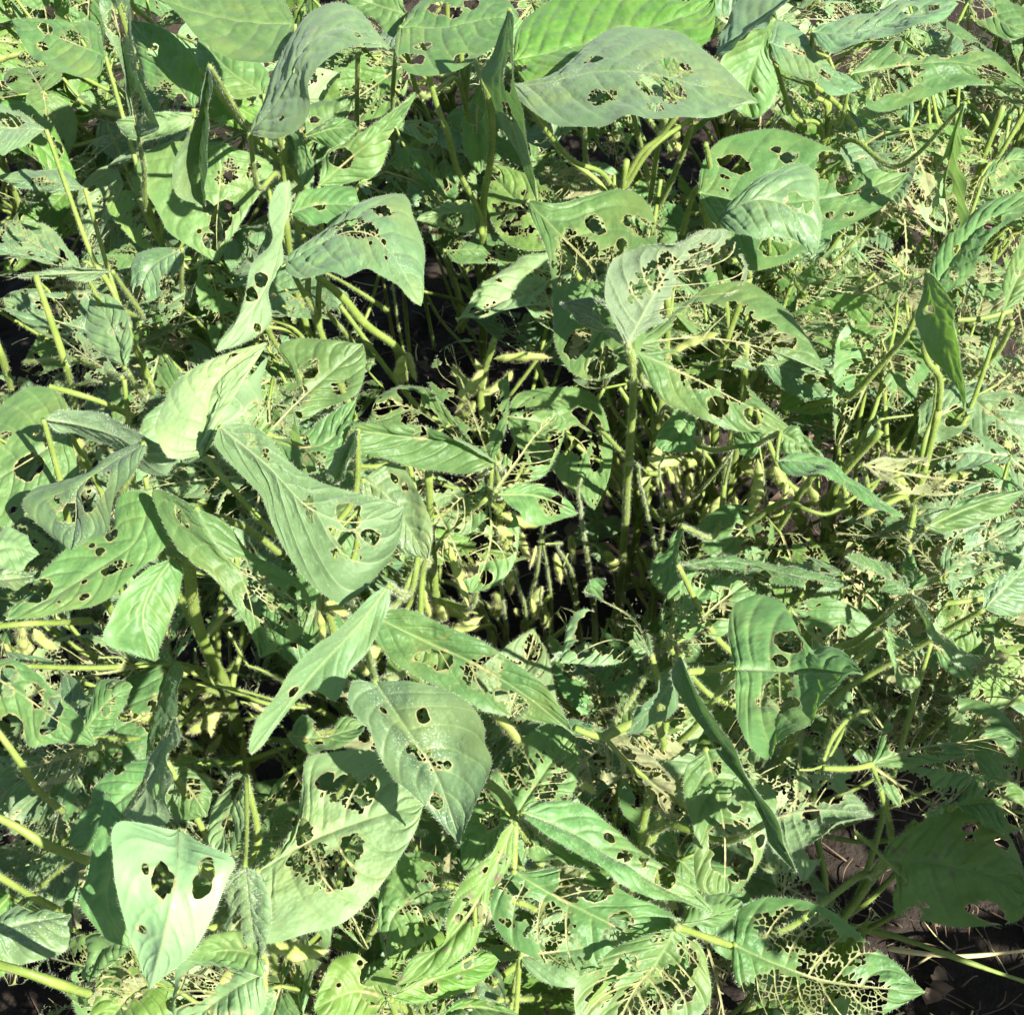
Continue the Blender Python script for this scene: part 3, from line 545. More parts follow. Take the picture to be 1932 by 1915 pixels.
H('O', 3, 8, '968,1155 1200,1290 1480,1430 1750,1580 1900,1660', '1050,1150 1270,1125 1430,1180 1600,1290 1720,1330 1860,1430', '870,1230 848,1380 940,1540 1150,1645 1290,1700 1500,1740 1750,1720', .57, .555, (4, -6), 'g', '1060,1360,100l 1170,1470,110l 1230,1600,110l 1180,1390,80l 1400,1230,80s 1270,1180,60s 1250,1270,60s 960,1240,60s 1540,1420,50h 1500,1480,50l 1650,1600,110l 1700,1680,90l 930,1430,30l', relief=1.0, label='broad leaflet with rows of eaten cells')
H('S', 1, 8, '1832,1458 1720,1650 1600,1800 1500,2020', '1660,1490 1430,1610 1300,1740 1290,1900 1350,2060', '1962,1540 2005,1680 2005,1850 1850,2010 1650,2100', .575, .555, (4, -4), 'g', '1750,1500,40l 1640,1850,150l 1700,1780,120l 1450,1780,80l 1850,1800,70l 1880,1550,50l 1900,1620,50l 1850,1680,60l 1600,1950,140l 1550,1650,60h 1400,1650,40l', relief=.9, label='broad leaflet riddled with a mesh of small holes')
H('S', 1, 9, '72,1440 250,1400 420,1310', '180,1310 330,1270', '200,1440 330,1410', .565, .55, None, 'g', '')
H('O', 4, 8, '980,850 1120,640 1292,398', '840,720 900,560 1000,460 1150,380', '1200,760 1290,720 1307,560', .495, .49, None, 'g', '960,560,90l 1000,640,90l 1130,740,60l', g=.25)
H('O', 4, 8, '950,862 820,960 682,1090', '840,780 720,880', '900,990 820,1110 710,1145', .49, .47, None, 'g', '850,880,60l', g=.3)
H('O', 5, 8, '590,1222 450,1290 320,1400 280,1612', '580,1080 430,1055 300,1130 250,1260 255,1440', '610,1330 560,1480 450,1545 320,1600', .505, .49, None, 'g', '540,1270,110h', g=.5)
# ---- right middle and bottom right
H('R', 1, 9, '385,75 600,85 800,90 1064,103', '345,-100 365,-250 450,-312 535,-323 640,-275 700,-150 770,-40 860,-50 950,-20 1010,40', '385,200 400,380 450,490 545,542 590,470 750,405 790,340 800,280 890,190 980,108', .58, .60, (-10, 12), 'g', '610,200,85s 640,130,60s 655,270,55h 690,-60,66h 545,250,40s 620,40,40s', arch=-.008, relief=.8, label='dark curled leaflet with a gap crossed by bare veins')
H('R', 2, 9, '95,10 200,290 340,520 480,730 600,960 707,1160', '40,130 130,290 230,420 300,540 390,650 470,760 540,890 570,1010 640,1090', '140,120 205,250 280,380 375,480 432,620 505,740 575,830 622,920 642,1010 685,1110', .625, .565, (6, 22), 'b', '290,480,30s 470,780,30l', hairy=.5, relief=.4, wav=.5, label='long narrow leaflet seen edge on')
H('R', 2, 8, '1862,55 1740,250 1568,418', '1790,90 1690,200 1610,310', '1865,170 1790,300 1680,392', .62, .585, (8, -14), 'b', '1745,275,20h', relief=.6)
H('S', 2, 9, '230,500 300,780 330,1000 325,1292', '120,600 110,760 165,940 170,1150 200,1250', '400,520 560,700 592,800 548,960 500,1120 420,1240', .53, .51, (4, -4), 'g', '370,800,36h 330,1000,90h 400,1110,85h 300,1080,60h 510,990,28h 280,600,36l 440,510,75l 490,610,75l 410,920,50l', relief=1.0, label='sunlit leaflet with two large bitten windows')
H('S', 3, 9, '588,872 780,830 950,835 1122,856', '640,760 760,690 870,640 980,730 1070,810', '610,960 660,1032 800,985 940,910 1060,872', .57, .56, (-2, 10), 'w', '800,700,90s 900,720,80s 790,840,45h 700,790,50l 880,890,40l 640,830,50l', under=True, hairy=.8)
H('T', 1, 9, '1165,1080 1450,1110 1700,1160 1920,1250', '1200,1000 1350,900 1500,800 1640,790 1800,900 1900,1080', '1232,1170 1222,1290 1250,1380 1400,1420 1560,1442 1740,1440 1900,1400', .43, .43, (0, -4), 's', '1730,1370,50h 1800,1010,30h 1620,920,22h 1640,1350,20h 1630,980,20l 1790,890,18h 1370,1330,30l 1330,1380,30h', label='wide shaded leaflet low over bare soil')
H('T', 2, 9, '375,1540 620,1650 900,1740 1397,1790', '390,1370 540,1280 680,1290 800,1330 920,1370 1020,1450 1100,1540 1200,1620 1300,1710', '365,1600 400,1750 600,1960 900,2010 1200,1900', .525, .515, (-2, -2), 'g', '700,1430,90l 800,1480,120l 600,1480,110l 850,1580,120l 1000,1580,80l 600,1800,130l 900,1800,150l 750,1880,130l 1080,1830,120l 1090,1560,40l 800,1680,100l 450,1810,60l 830,1440,40s 560,1900,60s 900,1860,60s 700,1800,40s', label='wide leaflet mostly eaten to bare veins above dark soil')
H('T', 3, 9, '1105,580 1350,500 1620,460 1860,420', '1200,330 1330,270 1500,220 1680,250 1830,340 1912,470', '1250,600 1500,560 1700,520 1870,545', .475, .47, None, 'g', '1400,400,170s 1600,400,110s 1300,450,110s 1500,330,80l 1700,500,110s', g=.2)
H('T', 3, 9, '1108,590 1300,720 1480,800 1660,650', '1300,590 1500,620 1640,630', '1130,680 1250,800 1400,860', .47, .45, None, 'g', '', g=.62)
H('T', 4, 9, '1560,800 1750,790 1930,890', '1650,650 1800,660 1930,740', '1700,900 1800,950 1915,920', .44, .43, None, 's', '1750,720,60l 1850,850,60h')
H('Q', 1, 6, '1318,1408 1430,1560 1540,1700 1665,1790', '1322,1480 1400,1600 1480,1690 1540,1785 1610,1812', '1392,1470 1452,1560 1520,1660 1580,1725 1680,1768', .585, .565, (-6, 6), 'p', '1440,1520,40s 1500,1640,40s', hairy=.6, relief=.5, label='narrow hairy leaflet pointing down')
H('Q', 1, 6, '1312,1408 1140,1300 962,1222', '1280,1330 1180,1260 1060,1218', '1260,1415 1160,1385 1050,1290', .585, .58, (-4, 4), 'g', '1120,1340,60s 1230,1330,30s', hairy=.5, relief=.6)
H('Q', 1, 6, '1320,1395 1330,1300 1288,1180', '1290,1360 1280,1260', '1395,1360 1390,1330 1330,1240', .58, .575, None, 'g', '1370,1300,30h')
H('Q', 2, 6, '1180,1610 1230,1750 1290,1930', '1180,1700 1220,1850 1240,1900', '1290,1680 1350,1800 1360,1900', .56, .53, (6, -4), 'g', '1280,1760,60l 1310,1800,60l 1250,1820,40l', hairy=.3)
H('Q', 3, 6, '75,1262 400,1258 700,1315 982,1372', '300,1222 550,1262 800,1305', '400,1290 650,1365 850,1392', .565, .565, (-8, 4), 'g', '500,1330,80s 800,1380,60s', hairy=.8)
H('P', 1, 6, '620,560 720,620 858,702', '700,535 760,580 830,650', '610,600 620,660 740,680', .555, .55, None, 'g', '')
H('P', 1, 6, '602,705 850,730 1020,850 1288,1012', '700,670 860,698 1000,790 1150,920', '640,770 760,802 900,785 1020,880 1150,985', .56, .57, (-8, 8), 'g', '', hairy=.4, label='narrow arched leaflet above pale pods')
H('V', 5, 6, '1395,1065 1650,950 1930,865', '1500,970 1700,890', '1480,1095 1640,1055 1800,985', .545, .55, (4, -6), 'g', '', relief=.7)
H('R', 3, 5, '1700,1745 1600,1550 1340,1400', '1620,1480 1520,1380 1400,1330', '1560,1640 1440,1460 1350,1420', .55, .53, (4, 4), 'g', '1550,1500,160s 1620,1600,120s', hairy=.5, label='curled leaflet reduced to a comb of bare veins')
H('R', 3, 5, '1690,1720 1480,1660 1215,1782', '1570,1560 1400,1520 1260,1550', '1620,1770 1450,1795 1320,1790', .54, .53, None, 'p', '1450,1600,130h 1340,1700,60h 1500,1650,100s 1560,1740,60l')
H('P', 3, 6, '100,1062 50,1220 -70,1345', '10,1180 -60,1280', '150,1260 70,1380 0,1410', .52, .5, None, 'g', '130,1200,60l 100,1180,50l')
H('G', 3, 6, '515,195 750,230 1010,330', '600,150 800,150 1040,165', '600,300 750,390 950,380', .43, .43, None, 'b', '880,300,50h 780,280,30h')
H('V', 6, 6, '1350,560 1480,470 1655,380', '1370,420 1500,340 1640,320', '1430,605 1580,560 1650,470', .45, .45, None, 'b', '1560,480,60h')
H('Q', 4, 6, '1700,1500 1800,1400 1935,1270', '1710,1400 1820,1300', '1800,1532 1930,1490', .54, .545, None, 'b', '')
H('A', 5, 1, '965,1320 800,1420 715,1620', '850,1315 720,1370 690,1480', '950,1420 850,1570', .46, .44, None, 'b', '880,1500,60l 730,1560,40h', g=.15)
H('AA', 7, 1, '450,1000 220,960 -30,945', '330,900 120,905', '330,1020 120,1000', .49, .49, None, 'b', '', g=.1)
H('AA', 9, 1, '595,1440 350,1452 90,1468', '450,1415 250,1440', '480,1490 300,1480', .55, .55, (4, -6), 'p', '', hairy=.5)
# ---- shredded leaves between the others
H('Q', 5, 6, '10,1680 130,1500 300,1290', '0,1480 120,1330', '160,1640 330,1450', .53, .53, None, 'g', '', g=.6)
H('Q', 5, 6, '110,1655 280,1480 480,1330', '150,1480 300,1350', '300,1640 480,1480', .525, .53, None, 'g', '', g=.62)
H('V', 7, 6, '1500,1330 1380,1200 1250,1090', '1430,1180 1300,1060', '1350,1260 1250,1180', .54, .53, None, 'g', '', g=.6)
H('V', 7, 6, '1470,1330 1640,1180 1900,1040', '1500,1180 1700,1050', '1600,1330 1850,1200', .54, .54, None, 'p', '', g=.58)
H('V', 7, 6, '1500,1330 1700,1290 1915,1220', '1600,1250 1800,1200', '1620,1400 1820,1360', .53, .52, None, 'g', '', g=.62)
H('V', 8, 6, '1060,730 1350,790 1700,830', '1200,690 1500,720', '1250,850 1500,900', .52, .51, None, 't', '', g=.74, label='withered leaflet, only straw coloured veins left')
H('V', 9, 6, '1160,60 1230,250 1250,450', '1100,200 1120,380', '1330,150 1350,350', .47, .46, None, 'g', '', g=.62)
H('P', 4, 8, '1450,440 1650,640 1915,850', '1650,520 1880,700', '1480,620 1750,850', .53, .52, None, 't', '', g=.76, label='withered leaflet, a bundle of straw coloured veins')
H('P', 4, 8, '1450,445 1600,420 1900,520', '1600,370 1780,420', '1600,520 1800,560', .53, .52, None, 't', '', g=.7)
H('E', 6, 3, '960,480 1150,570 1300,590', '1100,470 1250,500', '1050,600 1200,640', .5, .5, None, 'g', '', g=.65)
H('E', 6, 3, '620,400 760,540 900,620', '720,400 880,500', '640,520 760,640', .47, .46, None, 't', '', g=.78)
H('AA', 8, 1, '450,1440 200,1300 20,1180', '300,1250 120,1160', '300,1420 80,1330', .52, .51, None, 'p', '', g=.6)
H('I', 10, 4, '660,280 480,170 330,60', '520,120 400,30', '560,290 380,220', .52, .5, None, 'p', '', g=.72)
H('L', 5, 7, '480,500 300,560 60,620', '400,430 200,470', '400,640 200,700', .44, .43, None, 't', '', g=.7)
H('C', 6, 2, '410,810 520,920 650,1080', '500,790 600,870 670,1000', '420,870 520,980', .45, .43, None, 'g', '510,820,40h 560,890,70s 590,980,40h', g=.2)
H('C', 7, 2, '770,1100 620,1130 450,1170', '700,1080 560,1100', '760,1220 650,1230', .43, .42, None, 'p', '640,1170,60s')
H('C', 8, 2, '600,1330 850,1330 1150,1400', '700,1250 900,1270 1100,1320', '680,1400 900,1400', .39, .39, None, 'g', '', g=.45)
H('C', 6, 2, '345,680 450,670 565,730', '420,640 520,650', '440,740 540,765', .46, .45, None, 'p', '490,700,50h')
H('F', 5, 2, '1500,930 1300,960 1150,1060', '1350,890 1200,920', '1450,1010 1300,1050', .42, .41, None, 't', '', g=.7)
H('T', 5, 9, '1420,-60 1650,60 1915,150', '1550,-50 1750,20 1900,60', '1500,80 1700,180 1860,240', .46, .45, None, 'g', '', g=.62)
# ------------------------------------------------------------------ the plants
DEFS = [  # key, label, fill leaves, pods, lean of stem foot (photo position, height) or None
 ('A', 'soybean plant with a pointed blue green leaf hanging edge on, at the upper left', 7, 5, None),
 ('AA', 'soybean plant at the left edge whose narrow grey leaves lie like strips', 9, 5, None),
 ('B', 'soybean plant with a large smooth unbitten leaf and a dusty grey arched leaf', 7, 5, None),
 ('C', 'soybean plant on a tall bare stalk whose knife edged upright leaf is half eaten', 5, 5, (913, 430, .3)),
 ('D', 'soybean plant with the wrinkled yellow green leaf under a big blue grey leaf', 6, 6, None),
 ('E', 'soybean plant in the upper right corner with wide leaves chewed to threads', 9, 6, None),
 ('F', 'soybean plant on a hairy upright stem topped by a woolly overturned leaf', 6, 7, (1175, 1090, .10)),
 ('G', 'soybean plant with a broad green leaf pierced by round holes below an arched leaf', 7, 6, None),
 ('H', 'soybean plant with a long pale leaf with white rim and a hooked blue green leaf', 8, 6, None),
 ('I', 'soybean plant at the left edge with a long smooth leaf and a slit bluish leaf', 9, 7, None),
 ('J', 'soybean plant with the large hairy dull leaf in front of a pale standing leaf', 6, 6, None),
 ('K', 'soybean plant in the shaded centre with leaves stripped to brown lace', 7, 7, (930, 1120, .12)),
 ('L', 'soybean plant on a thick green stem with a drooping half lacy leaf', 5, 7, (472, 1470, .12)),
 ('M', 'soybean plant with the nearly white overexposed leaf hanging in front of darker leaves', 7, 6, None),
 ('N', 'soybean plant with a grey green drooping leaf beneath a long honeycombed leaf', 6, 7, (800, 1330, .15)),
 ('O', 'soybean plant with a brown spotted leaf and rows of eaten cells', 6, 5, None),
 ('P', 'soybean plant with a narrow arched leaf over bright pods beside the dark gap', 7, 4, (1330, 1090, .15)),
 ('Q', 'soybean plant with a narrow hairy leaf pointing down among shredded leaves', 9, 6, None),
 ('R', 'soybean plant with a dark curled leaf whose centre is only bare veins', 6, 5, None),
 ('S', 'soybean plant with a mesh holed leaf at the bottom edge joined at a white node', 5, 4, None),
 ('T', 'soybean plant leaning low over bare soil, its wide leaves in shade', 2, 2, None),
 ('U', 'soybean plant with a bright yellow green leaf at the bottom edge', 5, 5, None),
 ('V', 'soybean plant at the right edge with a spear shaped leaf hanging tip down', 10, 7, None),
]
FOOT = {d[0]: d[4] for d in DEFS}
byplant = {}
for s in LEAVES: byplant.setdefault(s['pl'], {}).setdefault(s['lf'], []).append(s)

def grid_of(s):
    mid = np.array(s['mid']); A = np.array([s['mid'][0]] + s['A'] + [s['mid'][-1]]); B = np.array([s['mid'][0]] + s['B'] + [s['mid'][-1]])
    seed = hash_key(s['pl']) * 31 % 997 + int(sum(mid[0])) ; s['seed'] = seed
    r = np.random.RandomState(seed)
    zm = (s['zb'] + s['zt']) / 2
    mpp = TH / 966 * (CAM[2] - zm) / .82
    L = np.linalg.norm(np.diff(mid, axis=0), axis=1).sum() * mpp
    W = (np.linalg.norm(spline(A, 30) - spline(mid, 30), axis=1) + np.linalg.norm(spline(B, 30) - spline(mid, 30), axis=1)).max() * mpp
    fine = bool(s['d']) or s['g'] > 0
    lace = s['g'] > 0 or 'l' in s['d'] or s['d'].endswith('s') or 's ' in s['d']
    ds = .00050 if lace else (.0007 if fine else .0010)
    nv = int(np.clip(L / ds, 50, 260)); nu = int(np.clip(W / ds, 26, 170)); nu += (nu + 1) % 2
    m, a, b = spline(mid, nv), spline(A, nv), spline(B, nv)
    v = np.linspace(0, 1, nv); sh = np.sin(np.pi * v) ** .6
    zM = s['zb'] * (1 - v) + s['zt'] * v + s['arch'] * 4 * v * (1 - v)
    e = s['e'] or tuple(r.uniform(-6, 5, 2))
    zA = zM + e[0] / 1000 * sh; zB = zM + e[1] / 1000 * sh
    u = np.linspace(-1, 1, nu)
    neg = u < 0; t = np.abs(u)[None, :, None]
    side = np.where(neg[None, :, None], a[:, None], b[:, None])
    px = m[:, None] * (1 - t) + side * t
    z = zM[:, None] * (1 - t[..., 0]) + np.where(neg[None], zA[:, None], zB[:, None]) * t[..., 0]
    c = r.uniform(-.02, .05)
    hwm = W / 2
    z = z + c * hwm * np.sin(np.pi * t[..., 0]) * np.sin(np.pi * v)[:, None]
    z = z + .0022 * vnoise2(v[:, None] * 4 + 3, u[None] * 2 + 9, seed) * sh[:, None]
    G = at(px[..., 0], px[..., 1], z)
    # make the face side point up
    n = np.cross(G[nv // 2, -2] - G[nv // 2, nu // 2], G[nv // 2 + 3, nu // 2] - G[nv // 2, nu // 2])
    rows = np.linalg.norm(np.diff(G, axis=1), axis=2); cs = np.concatenate([np.zeros((nv, 1)), np.cumsum(rows, 1)], 1)
    X = cs - cs[:, nu // 2:nu // 2 + 1]
    ml = np.r_[0, np.cumsum(np.linalg.norm(np.diff(G[:, nu // 2], axis=0), axis=1))]
    Y = np.repeat(ml[:, None], nu, 1)
    spots = []
    for it in s['d'].split():
        ty = it[-1]; x, y, rad = [float(q) for q in it[:-1].split(',')]
        ox, oy = ORG[s['crop']]; fx, fy = ox + K * x, oy + K * y
        k = np.argmin((px[..., 0] - fx) ** 2 + (px[..., 1] - fy) ** 2); i, j = divmod(k, nu)
        w = (G[i, j] - CAM) @ FWD
        spots.append((X[i, j], Y[i, j], rad * K * TH / 966 * w * 1.08, ty))
    up = n[2] >= 0
    return G, X, Y, spots, up

EXTRA = [  # bare stalks and stems one can see: plant, crop, path x,y,height, thick end, thin end
 ('B', 1, '640,-40,.58 720,50,.56 800,115,.53 900,230,.48', .0019, .0022), ('A', 1, '1000,330,.52 1130,460,.505 1320,700,.47 1560,930,.42 1700,1150,.36', .0021, .0026),
 ('C', 2, '515,395,.585 560,560,.56 620,720,.53 670,900,.49 780,1120,.44 800,1250,.42', .0019, .0022), ('C', 2, '812,420,.60 850,620,.56 845,850,.50 810,1050,.45 805,1290,.39 800,1500,.3', .0026, .0036),
 ('D', 2, '1600,600,.5 1660,850,.42 1690,1000,.36', .0018, .0022), ('D', 2, '1775,620,.54 1730,800,.48 1690,1060,.4 1640,1250,.3', .002, .0028), ('D', 2, '1910,680,.52 1830,900,.46 1715,1140,.38', .002, .0024),
 ('D', 2, '1340,640,.5 1350,880,.4', .0017, .0022), ('D', 2, '1500,640,.46 1580,800,.38 1640,950,.3', .0017, .002), ('D', 2, '1690,640,.48 1800,800,.4', .0017, .002),
 ('B', 2, '345,250,.55 325,520,.46 330,900,.36 340,1050,.3', .0018, .0025), ('B', 2, '140,300,.52 135,650,.42 150,900,.34', .0018, .0022),
 ('B', 2, '220,860,.38 170,950,.34 200,1050,.3', .002, .002), ('B', 2, '260,800,.4 380,1020,.3', .002, .002),
 ('D', 3, '225,765,.56 248,900,.53 242,1060,.50 262,1160,.47 270,1400,.4', .0018, .0021), ('E', 3, '590,320,.555 860,500,.52 1000,650,.48 1070,800,.44 1090,950,.4', .0017, .0022),
 ('V', 6, '1350,-80,.56 1290,40,.54 1200,150,.51 1000,360,.46 850,400,.42 700,450,.38', .0018, .0026), ('V', 6, '1850,-20,.52 1780,120,.48 1650,260,.44', .0018, .0022),
 ('V', 3, '1560,1700,.5 1700,1690,.5 1850,1650,.5', .0016, .0018),
 ('K', 5, '820,915,.50 700,1010,.47 605,1105,.45 530,1230,.40 520,1400,.33 600,1600,.22', .0014, .002),
 ('N', 8, '235,150,.60 195,0,.57 140,-180,.53 60,-400,.45', .0015, .002),
 ('M', 7, '-40,370,.53 100,560,.51 195,710,.48 330,830,.42', .0017, .0021), ('M', 7, '-40,850,.55 100,920,.545 250,1010,.535 470,1095,.51', .0019, .0023), ('M', 7, '-40,1640,.57 150,1690,.57 320,1750,.56 470,1800,.54', .0019, .0022),
 ('M', 7, '-30,1160,.5 150,1270,.47 320,1360,.43', .0018, .002), ('I', 4, '-20,1590,.5 150,1575,.5 320,1570,.48 480,1560,.44', .0017, .002),
 ('I', 4, '260,315,.5 500,385,.49 700,470,.46', .0017, .002), ('I', 4, '190,-270,.55 230,-150,.54 340,170,.50 370,300,.47 400,450,.42', .002, .0024), ('I', 4, '650,270,.53 480,200,.5 370,170,.49 130,190,.46', .0015, .0018),
 ('I', 4, '-80,-60,.47 0,130,.45 60,330,.4', .0025, .0025), ('I', 4, '690,250,.53 520,290,.5 400,310,.48', .001, .0012),
 ('L', 7, '1000,-520,.535 1030,-240,.46 1100,-30,.41 1200,160,.35 1250,330,.28 1310,500,.2 1330,640,.12', .0032, .0040),
 ('L', 4, '1170,1010,.52 1330,1080,.47 1480,1200,.42', .002, .0022), ('H', 1, '1545,1150,.55 1650,1220,.52 1760,1280,.48 1860,1350,.43', .0016, .002),
 ('H', 2, '-70,1470,.51 60,1580,.48 180,1720,.45 330,1830,.42 380,1900,.40', .0026, .0031), ('H', 2, '-40,1640,.46 50,1740,.42 120,1830,.39', .002, .0022), ('H', 2, '-10,1460,.45 130,1540,.42 300,1650,.38', .0018, .002),
 ('H', 2, '330,1540,.4 350,1700,.36 380,1860,.32', .002, .0022), ('H', 1, '1360,1640,.5 1480,1850,.45 1600,2000,.4', .0018, .002),
 ('F', 5, '1572,100,.58 1600,250,.545 1597,450,.50 1572,800,.42 1560,1050,.34 1540,1300,.25 1520,1480,.15', .0022, .0031), ('F', 5, '1640,820,.42 1680,1000,.36 1725,1260,.27', .0019, .0022), ('F', 5, '1740,760,.40 1760,1000,.32 1740,1200,.25', .0028, .003),
 ('P', 6, '390,620,.45 300,750,.4 200,870,.36 100,1000,.3', .002, .0026), ('P', 6, '360,690,.42 320,900,.36 350,1200,.26', .0021, .0026), ('P', 6, '800,780,.47 700,920,.42 600,1080,.36 450,1220,.28', .002, .0024),
 ('P', 6, '1030,890,.44 880,990,.43 760,970,.43 640,930,.42 420,1060,.38', .002, .0024), ('P', 6, '530,800,.4 550,1000,.3 540,1200,.2', .002, .0024), ('P', 6, '200,560,.4 210,760,.32', .0026, .003), ('P', 6, '1140,540,.44 1020,680,.4', .002, .0022),
 ('K', 5, '900,1340,.4 910,1450,.35 930,1620,.25 920,1780,.13', .0022, .003), ('N', 5, '1125,1050,.42 1090,1300,.35 1040,1520,.26 1010,1790,.10', .0024, .0034), ('F', 5, '1320,940,.43 1340,1100,.36 1370,1300,.28 1400,1580,.12', .0022, .003),
 ('K', 5, '960,1270,.4 1010,1430,.33 1030,1520,.29', .0022, .0022), ('K', 5, '1130,1190,.38 1165,1460,.26', .0022, .0026), ('N', 5, '1200,1170,.38 1290,1350,.29', .0024, .0026), ('N', 5, '1110,1450,.3 1140,1700,.18', .0026, .003),
 ('N', 5, '580,1400,.32 700,1500,.26 830,1560,.22', .002, .002), ('N', 5, '700,1430,.3 850,1500,.25', .0017, .002), ('K', 5, '1240,1300,.3 1300,1500,.2 1330,1700,.1', .0022, .0026), ('K', 5, '1420,1180,.3 1500,1300,.24', .0015, .0018),
 ('L', 7, '690,60,.4 850,190,.34 1050,350,.26 1200,480,.2', .0021, .0024), ('L', 7, '850,80,.38 960,200,.32 1080,400,.2', .002, .0022), ('L', 7, '1240,180,.4 1450,240,.36 1760,330,.28', .0024, .0026), ('L', 7, '1380,80,.4 1620,190,.34 1800,290,.28', .0022, .0024),
 ('L', 7, '1430,470,.34 1560,610,.28 1650,760,.2', .002, .0022), ('L', 7, '900,40,.36 1060,290,.22', .0018, .002), ('L', 7, '1530,760,.3 1580,920,.2', .0022, .0022), ('L', 7, '1050,60,.34 1170,330,.18', .002, .0022), ('N', 7, '1750,230,.34 1880,330,.3', .002, .0022),
 ('L', 7, '1120,380,.26 1230,600,.14', .0022, .0024), ('L', 7, '940,320,.3 1100,460,.2', .0015, .0018), ('L', 7, '1500,150,.3 1700,330,.2', .002, .0024), ('L', 7, '1380,300,.26 1540,430,.2', .002, .0024), ('L', 7, '1480,560,.2 1600,640,.15', .002, .0024),
 ('S', 9, '72,1445,.565 200,1490,.55 370,1548,.52', .0017, .0018), ('O', 8, '977,900,.572 975,1000,.57 966,1140,.568', .0015, .0015), ('O', 8, '820,670,.5 900,735,.53 965,835,.56', .0024, .0021),
 ('T', 9, '850,605,.5 1000,607,.485 1105,585,.475', .0015, .0017), ('T', 9, '850,560,.49 900,440,.48 985,330,.46', .0012, .0015), ('T', 9, '1020,945,.42 1100,1010,.425 1168,1080,.43', .0015, .0015), ('T', 9, '1140,280,.45 1000,340,.45 870,560,.46', .0014, .0014),
 ('Q', 6, '980,1730,.48 1080,1680,.5 1180,1618,.55', .002, .0018), ('R', 6, '130,1832,.57 260,1820,.56 395,1805,.54', .0018, .0018), ('G', 3, '250,1210,.5 180,1000,.52 100,1240,.45', .0018, .002),
 ('U', 8, '310,1830,.545 420,1900,.51 480,1960,.48', .0019, .002), ('Q', 6, '740,1240,.3 860,1150,.32', .0032, .0018), ('Q', 6, '1480,1470,.5 1650,1450,.5 1915,1400,.48', .0016, .0018),
 ('P', 8, '1290,390,.555 1360,420,.55 1440,440,.545', .0016, .0018), ('P', 8, '1440,440,.545 1620,360,.55 1800,330,.54', .0022, .0024), ('P', 8, '1450,440,.54 1600,600,.53 1900,820,.5', .0012, .001),
]
PODS = [('P', 6, 60, 720, 95, 900, .38, .34), ('P', 6, 140, 780, 125, 960, .37, .33), ('P', 6, 230, 930, 215, 1090, .34, .3), ('P', 6, 480, 900, 510, 1030, .33, .3), ('P', 6, 560, 930, 600, 1080, .36, .32), ('P', 6, 690, 990, 735, 1100, .34, .31), ('F', 6, 20, 900, 40, 1060, .3, .26),
 ('K', 5, 880, 1060, 935, 1200, .40, .37), ('K', 5, 1010, 1090, 1050, 1240, .38, .35), ('K', 5, 985, 1280, 950, 1420, .36, .32), ('N', 5, 1185, 1210, 1220, 1360, .33, .3), ('F', 5, 1450, 1190, 1490, 1300, .3, .27), ('N', 5, 1120, 1380, 1090, 1500, .3, .26), ('K', 5, 870, 1400, 850, 1540, .32, .28), ('N', 5, 760, 1440, 700, 1560, .3, .27), ('F', 5, 1270, 1120, 1290, 1260, .3, .26),
 ('L', 7, 1000, 330, 1080, 250, .3, .28), ('L', 7, 1180, 420, 1090, 520, .26, .24), ('L', 7, 1330, 250, 1440, 330, .32, .3),
 ('K', 5, 595, 1125, 728, 1487, .445, .41), ('K', 5, 478, 1255, 535, 1570, .42, .36), ('N', 5, 400, 1235, 470, 1300, .42, .41), ('N', 5, 860, 1575, 748, 1612, .26, .25), ('K', 5, 1085, 1160, 1055, 1275, .40, .39),
 ('H', 5, 380, 150, 385, 300, .42, .39), ('H', 5, 410, 140, 450, 290, .42, .39), ('N', 5, 975, 1490, 1000, 1530, .28, .27), ('N', 5, 1060, 1440, 1090, 1530, .3, .27), ('N', 5, 1010, 1570, 1040, 1760, .24, .18), ('K', 5, 1130, 1470, 1160, 1590, .26, .23),
 ('P', 6, 500, 700, 455, 1000, .44, .40), ('P', 6, 590, 740, 700, 900, .41, .38), ('P', 6, 300, 900, 285, 1090, .36, .32), ('P', 6, 740, 790, 800, 960, .40, .37), ('P', 6, 20, 690, 60, 830, .38, .36), ('P', 6, 380, 880, 400, 1010, .35, .33), ('P', 6, 660, 820, 640, 930, .4, .38), ('P', 6, 960, 860, 900, 1000, .4, .37),
 ('P', 5, 1680, 700, 1870, 690, .40, .39), ('L', 4, 1690, 1430, 1710, 1700, .46, .42), ('L', 4, 1720, 1440, 1850, 1520, .47, .45), ('I', 4, 120, 1590, 145, 1790, .44, .40), ('I', 4, 180, 1600, 310, 1710, .44, .42), ('I', 4, 420, 590, 480, 750, .50, .46),
 ('L', 7, 690, 300, 870, 340, .38, .36), ('L', 7, 660, 400, 830, 440, .37, .35), ('L', 7, 1140, 680, 1060, 640, .3, .3), ('M', 7, 1400, 1520, 1745, 1570, .48, .47), ('N', 8, 845, 300, 1005, 490, .50, .48), ('D', 2, 1790, 760, 1880, 820, .36, .34), ('D', 2, 1850, 700, 1800, 850, .36, .33),
 ('Q', 6, 1230, 1250, 1250, 1340, .35, .33), ('O', 8, 1300, 690, 1400, 740, .47, .46), ('I', 4, 20, 1660, 90, 1780, .4, .38), ('L', 7, 180, 30, 150, -130, .4, .42)]  # the O entry is a yellow leaf fragment, modelled as a pod

def path3(crop, s):
    ox, oy = ORG[crop]; q = [[float(k) for k in a.split(',')] for a in s.split()]
    return np.array([at(ox + K * x, oy + K * y, z) for x, y, z in q])

